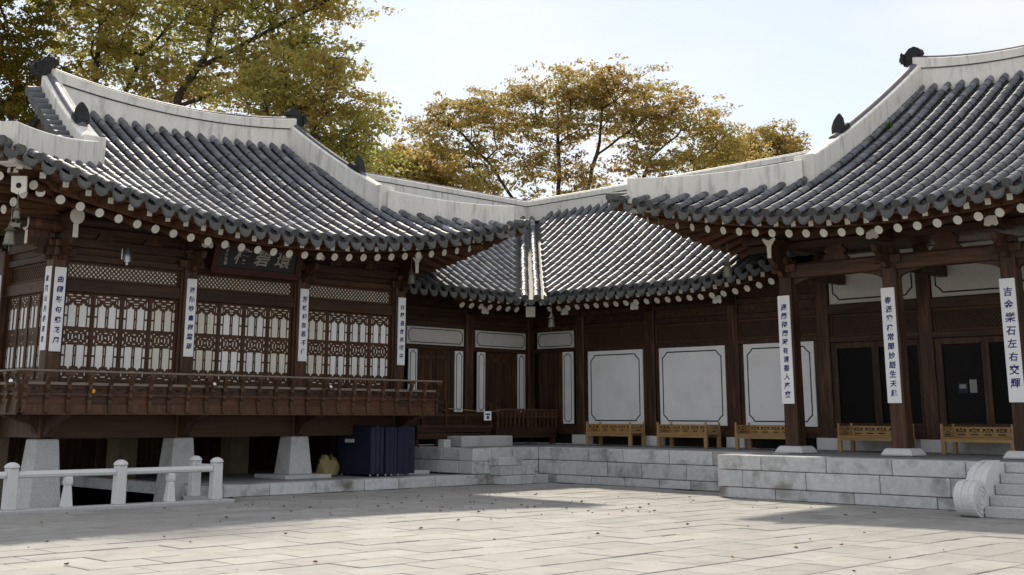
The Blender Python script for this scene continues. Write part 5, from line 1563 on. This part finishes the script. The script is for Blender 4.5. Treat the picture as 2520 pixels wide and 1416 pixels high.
tree('small reddish tree peeking over the hip ridge left of the hall', (15.3, 70),
     [[(15.3, 70, -1.2), (15.2, 70, 10), (15.0, 70, 15.4)]],
     [(13.6, 70, 16.6, 1.7, 2, 1.3, 1.2), (15.6, 70, 17.2, 1.8, 2, 1.1, 1.2), (17.0, 70, 16.2, 1.3, 1.6, .9, .7), (12.4, 70, 15.4, 1.5, 2, 1.2, .7)], 110, 150, 'leaf_mid', 8, leaf=.18)
tree('tall green-gold tree at the left with leaning forked trunk', (-17.0, 48),
     [[(-16.8, 48, -1.2), (-16.6, 48, 10), (-16.8, 48, 15.0), (-16.7, 48, 18.4), (-16.4, 48, 21), (-16, 47, 23)], [(-16.2, 48, 12.5), (-14.8, 47.6, 16.0), (-13.4, 47.4, 17.6), (-12.6, 47.2, 18.6)]],
     [(-17.0, 48, 17.4, 2.8, 2.6, 1.9, 2), (-14.6, 48, 17.6, 2.6, 2.6, 1.8, 2), (-15.6, 48, 20.4, 3.6, 3, 1.8, 2), (-16.0, 47, 23.0, 3.6, 3.0, 1.8, 1.4), (-15.8, 48, 14.4, 2.6, 2.4, 1.3, 1.4), (-13.4, 48, 15.0, 2.0, 2.2, 1.2, 1.2)],
     270, 120, 'leaf_left', 12, leaf=.165)
tree('tall green-gold tree with curved trunk rising behind the pavilion ridge', (-13.2, 46),
     [[(-13.4, 46, -1.2), (-13.2, 46, 9), (-12.8, 46, 13.8), (-11.7, 46, 15.6), (-11.5, 46, 17.9), (-11.0, 46, 20.5), (-11.2, 45, 22.8)], [(-12.0, 46, 15.0), (-9.6, 45.6, 16.2), (-8.0, 45.4, 17.0), (-6.8, 45.2, 17.6)],
      [(-12.8, 46, 13.4), (-10.2, 46.4, 14.4), (-8.4, 46.4, 14.2)]],
     [(-11.4, 46, 17.6, 2.4, 2.6, 1.6, 2), (-8.6, 46, 17.4, 2.2, 2.4, 1.5, 2), (-7.0, 46, 18.4, 1.4, 2, 1.4, 1.0), (-9.8, 46, 20, 3.4, 3, 1.6, 2), (-11.0, 45, 22.8, 3.6, 3.0, 1.8, 1.4), (-10.6, 46, 14.6, 2.2, 2.4, 1.1, 1.4), (-8.2, 46, 15.0, 1.8, 2.2, 1.2, 1.4)],
     280, 120, 'leaf_left', 13, leaf=.16)
tree('dense leafy green tree drooping behind the right end of the pavilion ridge', (-7.4, 43),
     [[(-7.6, 43, -1.2), (-7.5, 43, 8), (-7.3, 43, 12.6)]],
     [(-7.6, 43, 13.2, 1.9, 2, 1.5, 1.8), (-6.0, 43, 12.2, 1.5, 1.8, 1.4, 1.4), (-9.0, 43, 12.4, 1.6, 1.8, 1.1, 1.1), (-5.2, 43, 11.2, 1.0, 1.5, 1.2, .9), (-6.3, 43, 14.2, 1.0, 1.4, .9, .6)], 130, 160, 'leaf_left', 14, leaf=.14)
tree('dense dark green and rust tree at the far left edge', (-18.5, 42),
     [[(-18.6, 42, -1.2), (-18.5, 42, 8), (-18.2, 42, 15)]],
     [(-17.6, 42, 13.2, 1.9, 2, 1.9, 2), (-17.8, 42, 16.4, 1.6, 2, 1.7, 1.6), (-19.6, 42, 14, 2.2, 2, 3, 1.6), (-22.5, 40, 15.5, 3.0, 3, 3.2, 2.2), (-25.5, 38, 15, 3.0, 3, 3, 1.8)], 210, 200, 'leaf_dark', 15, leaf=.15)

# ------------------------------------------------------------------ fallen leaves
fl = MB(); r2 = random.Random(99)
k = 0
while k < 150:
    lat, dep = r2.uniform(-9, 9), 10.8 + 16 * r2.random() ** .8
    if r2.random() < .6: lat, dep = r2.gauss(-.5, 3.0), r2.gauss(23.5, 2.2)
    p = cam_frame(lat, dep)
    if p.y > -1.9 or p.x > 10.2 and p.y < -7.8 or p.x > 11.7 or (p.x < 3 and p.y > -2.7): continue
    a = r2.uniform(0, 6.28); s_ = r2.uniform(.018, .045); c_, n_ = math.cos(a) * s_, math.sin(a) * s_
    z = .008 + r2.uniform(0, .012)
    fl.add([p + Vector((c_, n_, z)), p + Vector((-n_ * .6, c_ * .6, z + .5 * s_)), p + Vector((-c_, -n_, z + .2 * s_)), p + Vector((n_ * .6, -c_ * .6, z + .6 * s_)), p + Vector((0, 0, z - .002))],
           [(0, 1, 4), (1, 2, 4), (2, 3, 4), (3, 0, 4)])
    k += 1
tag(fl.build('fallen_leaves', M['dead']), 'scattered dry brown leaves lying on the courtyard paving', 'leaves', kind='stuff')
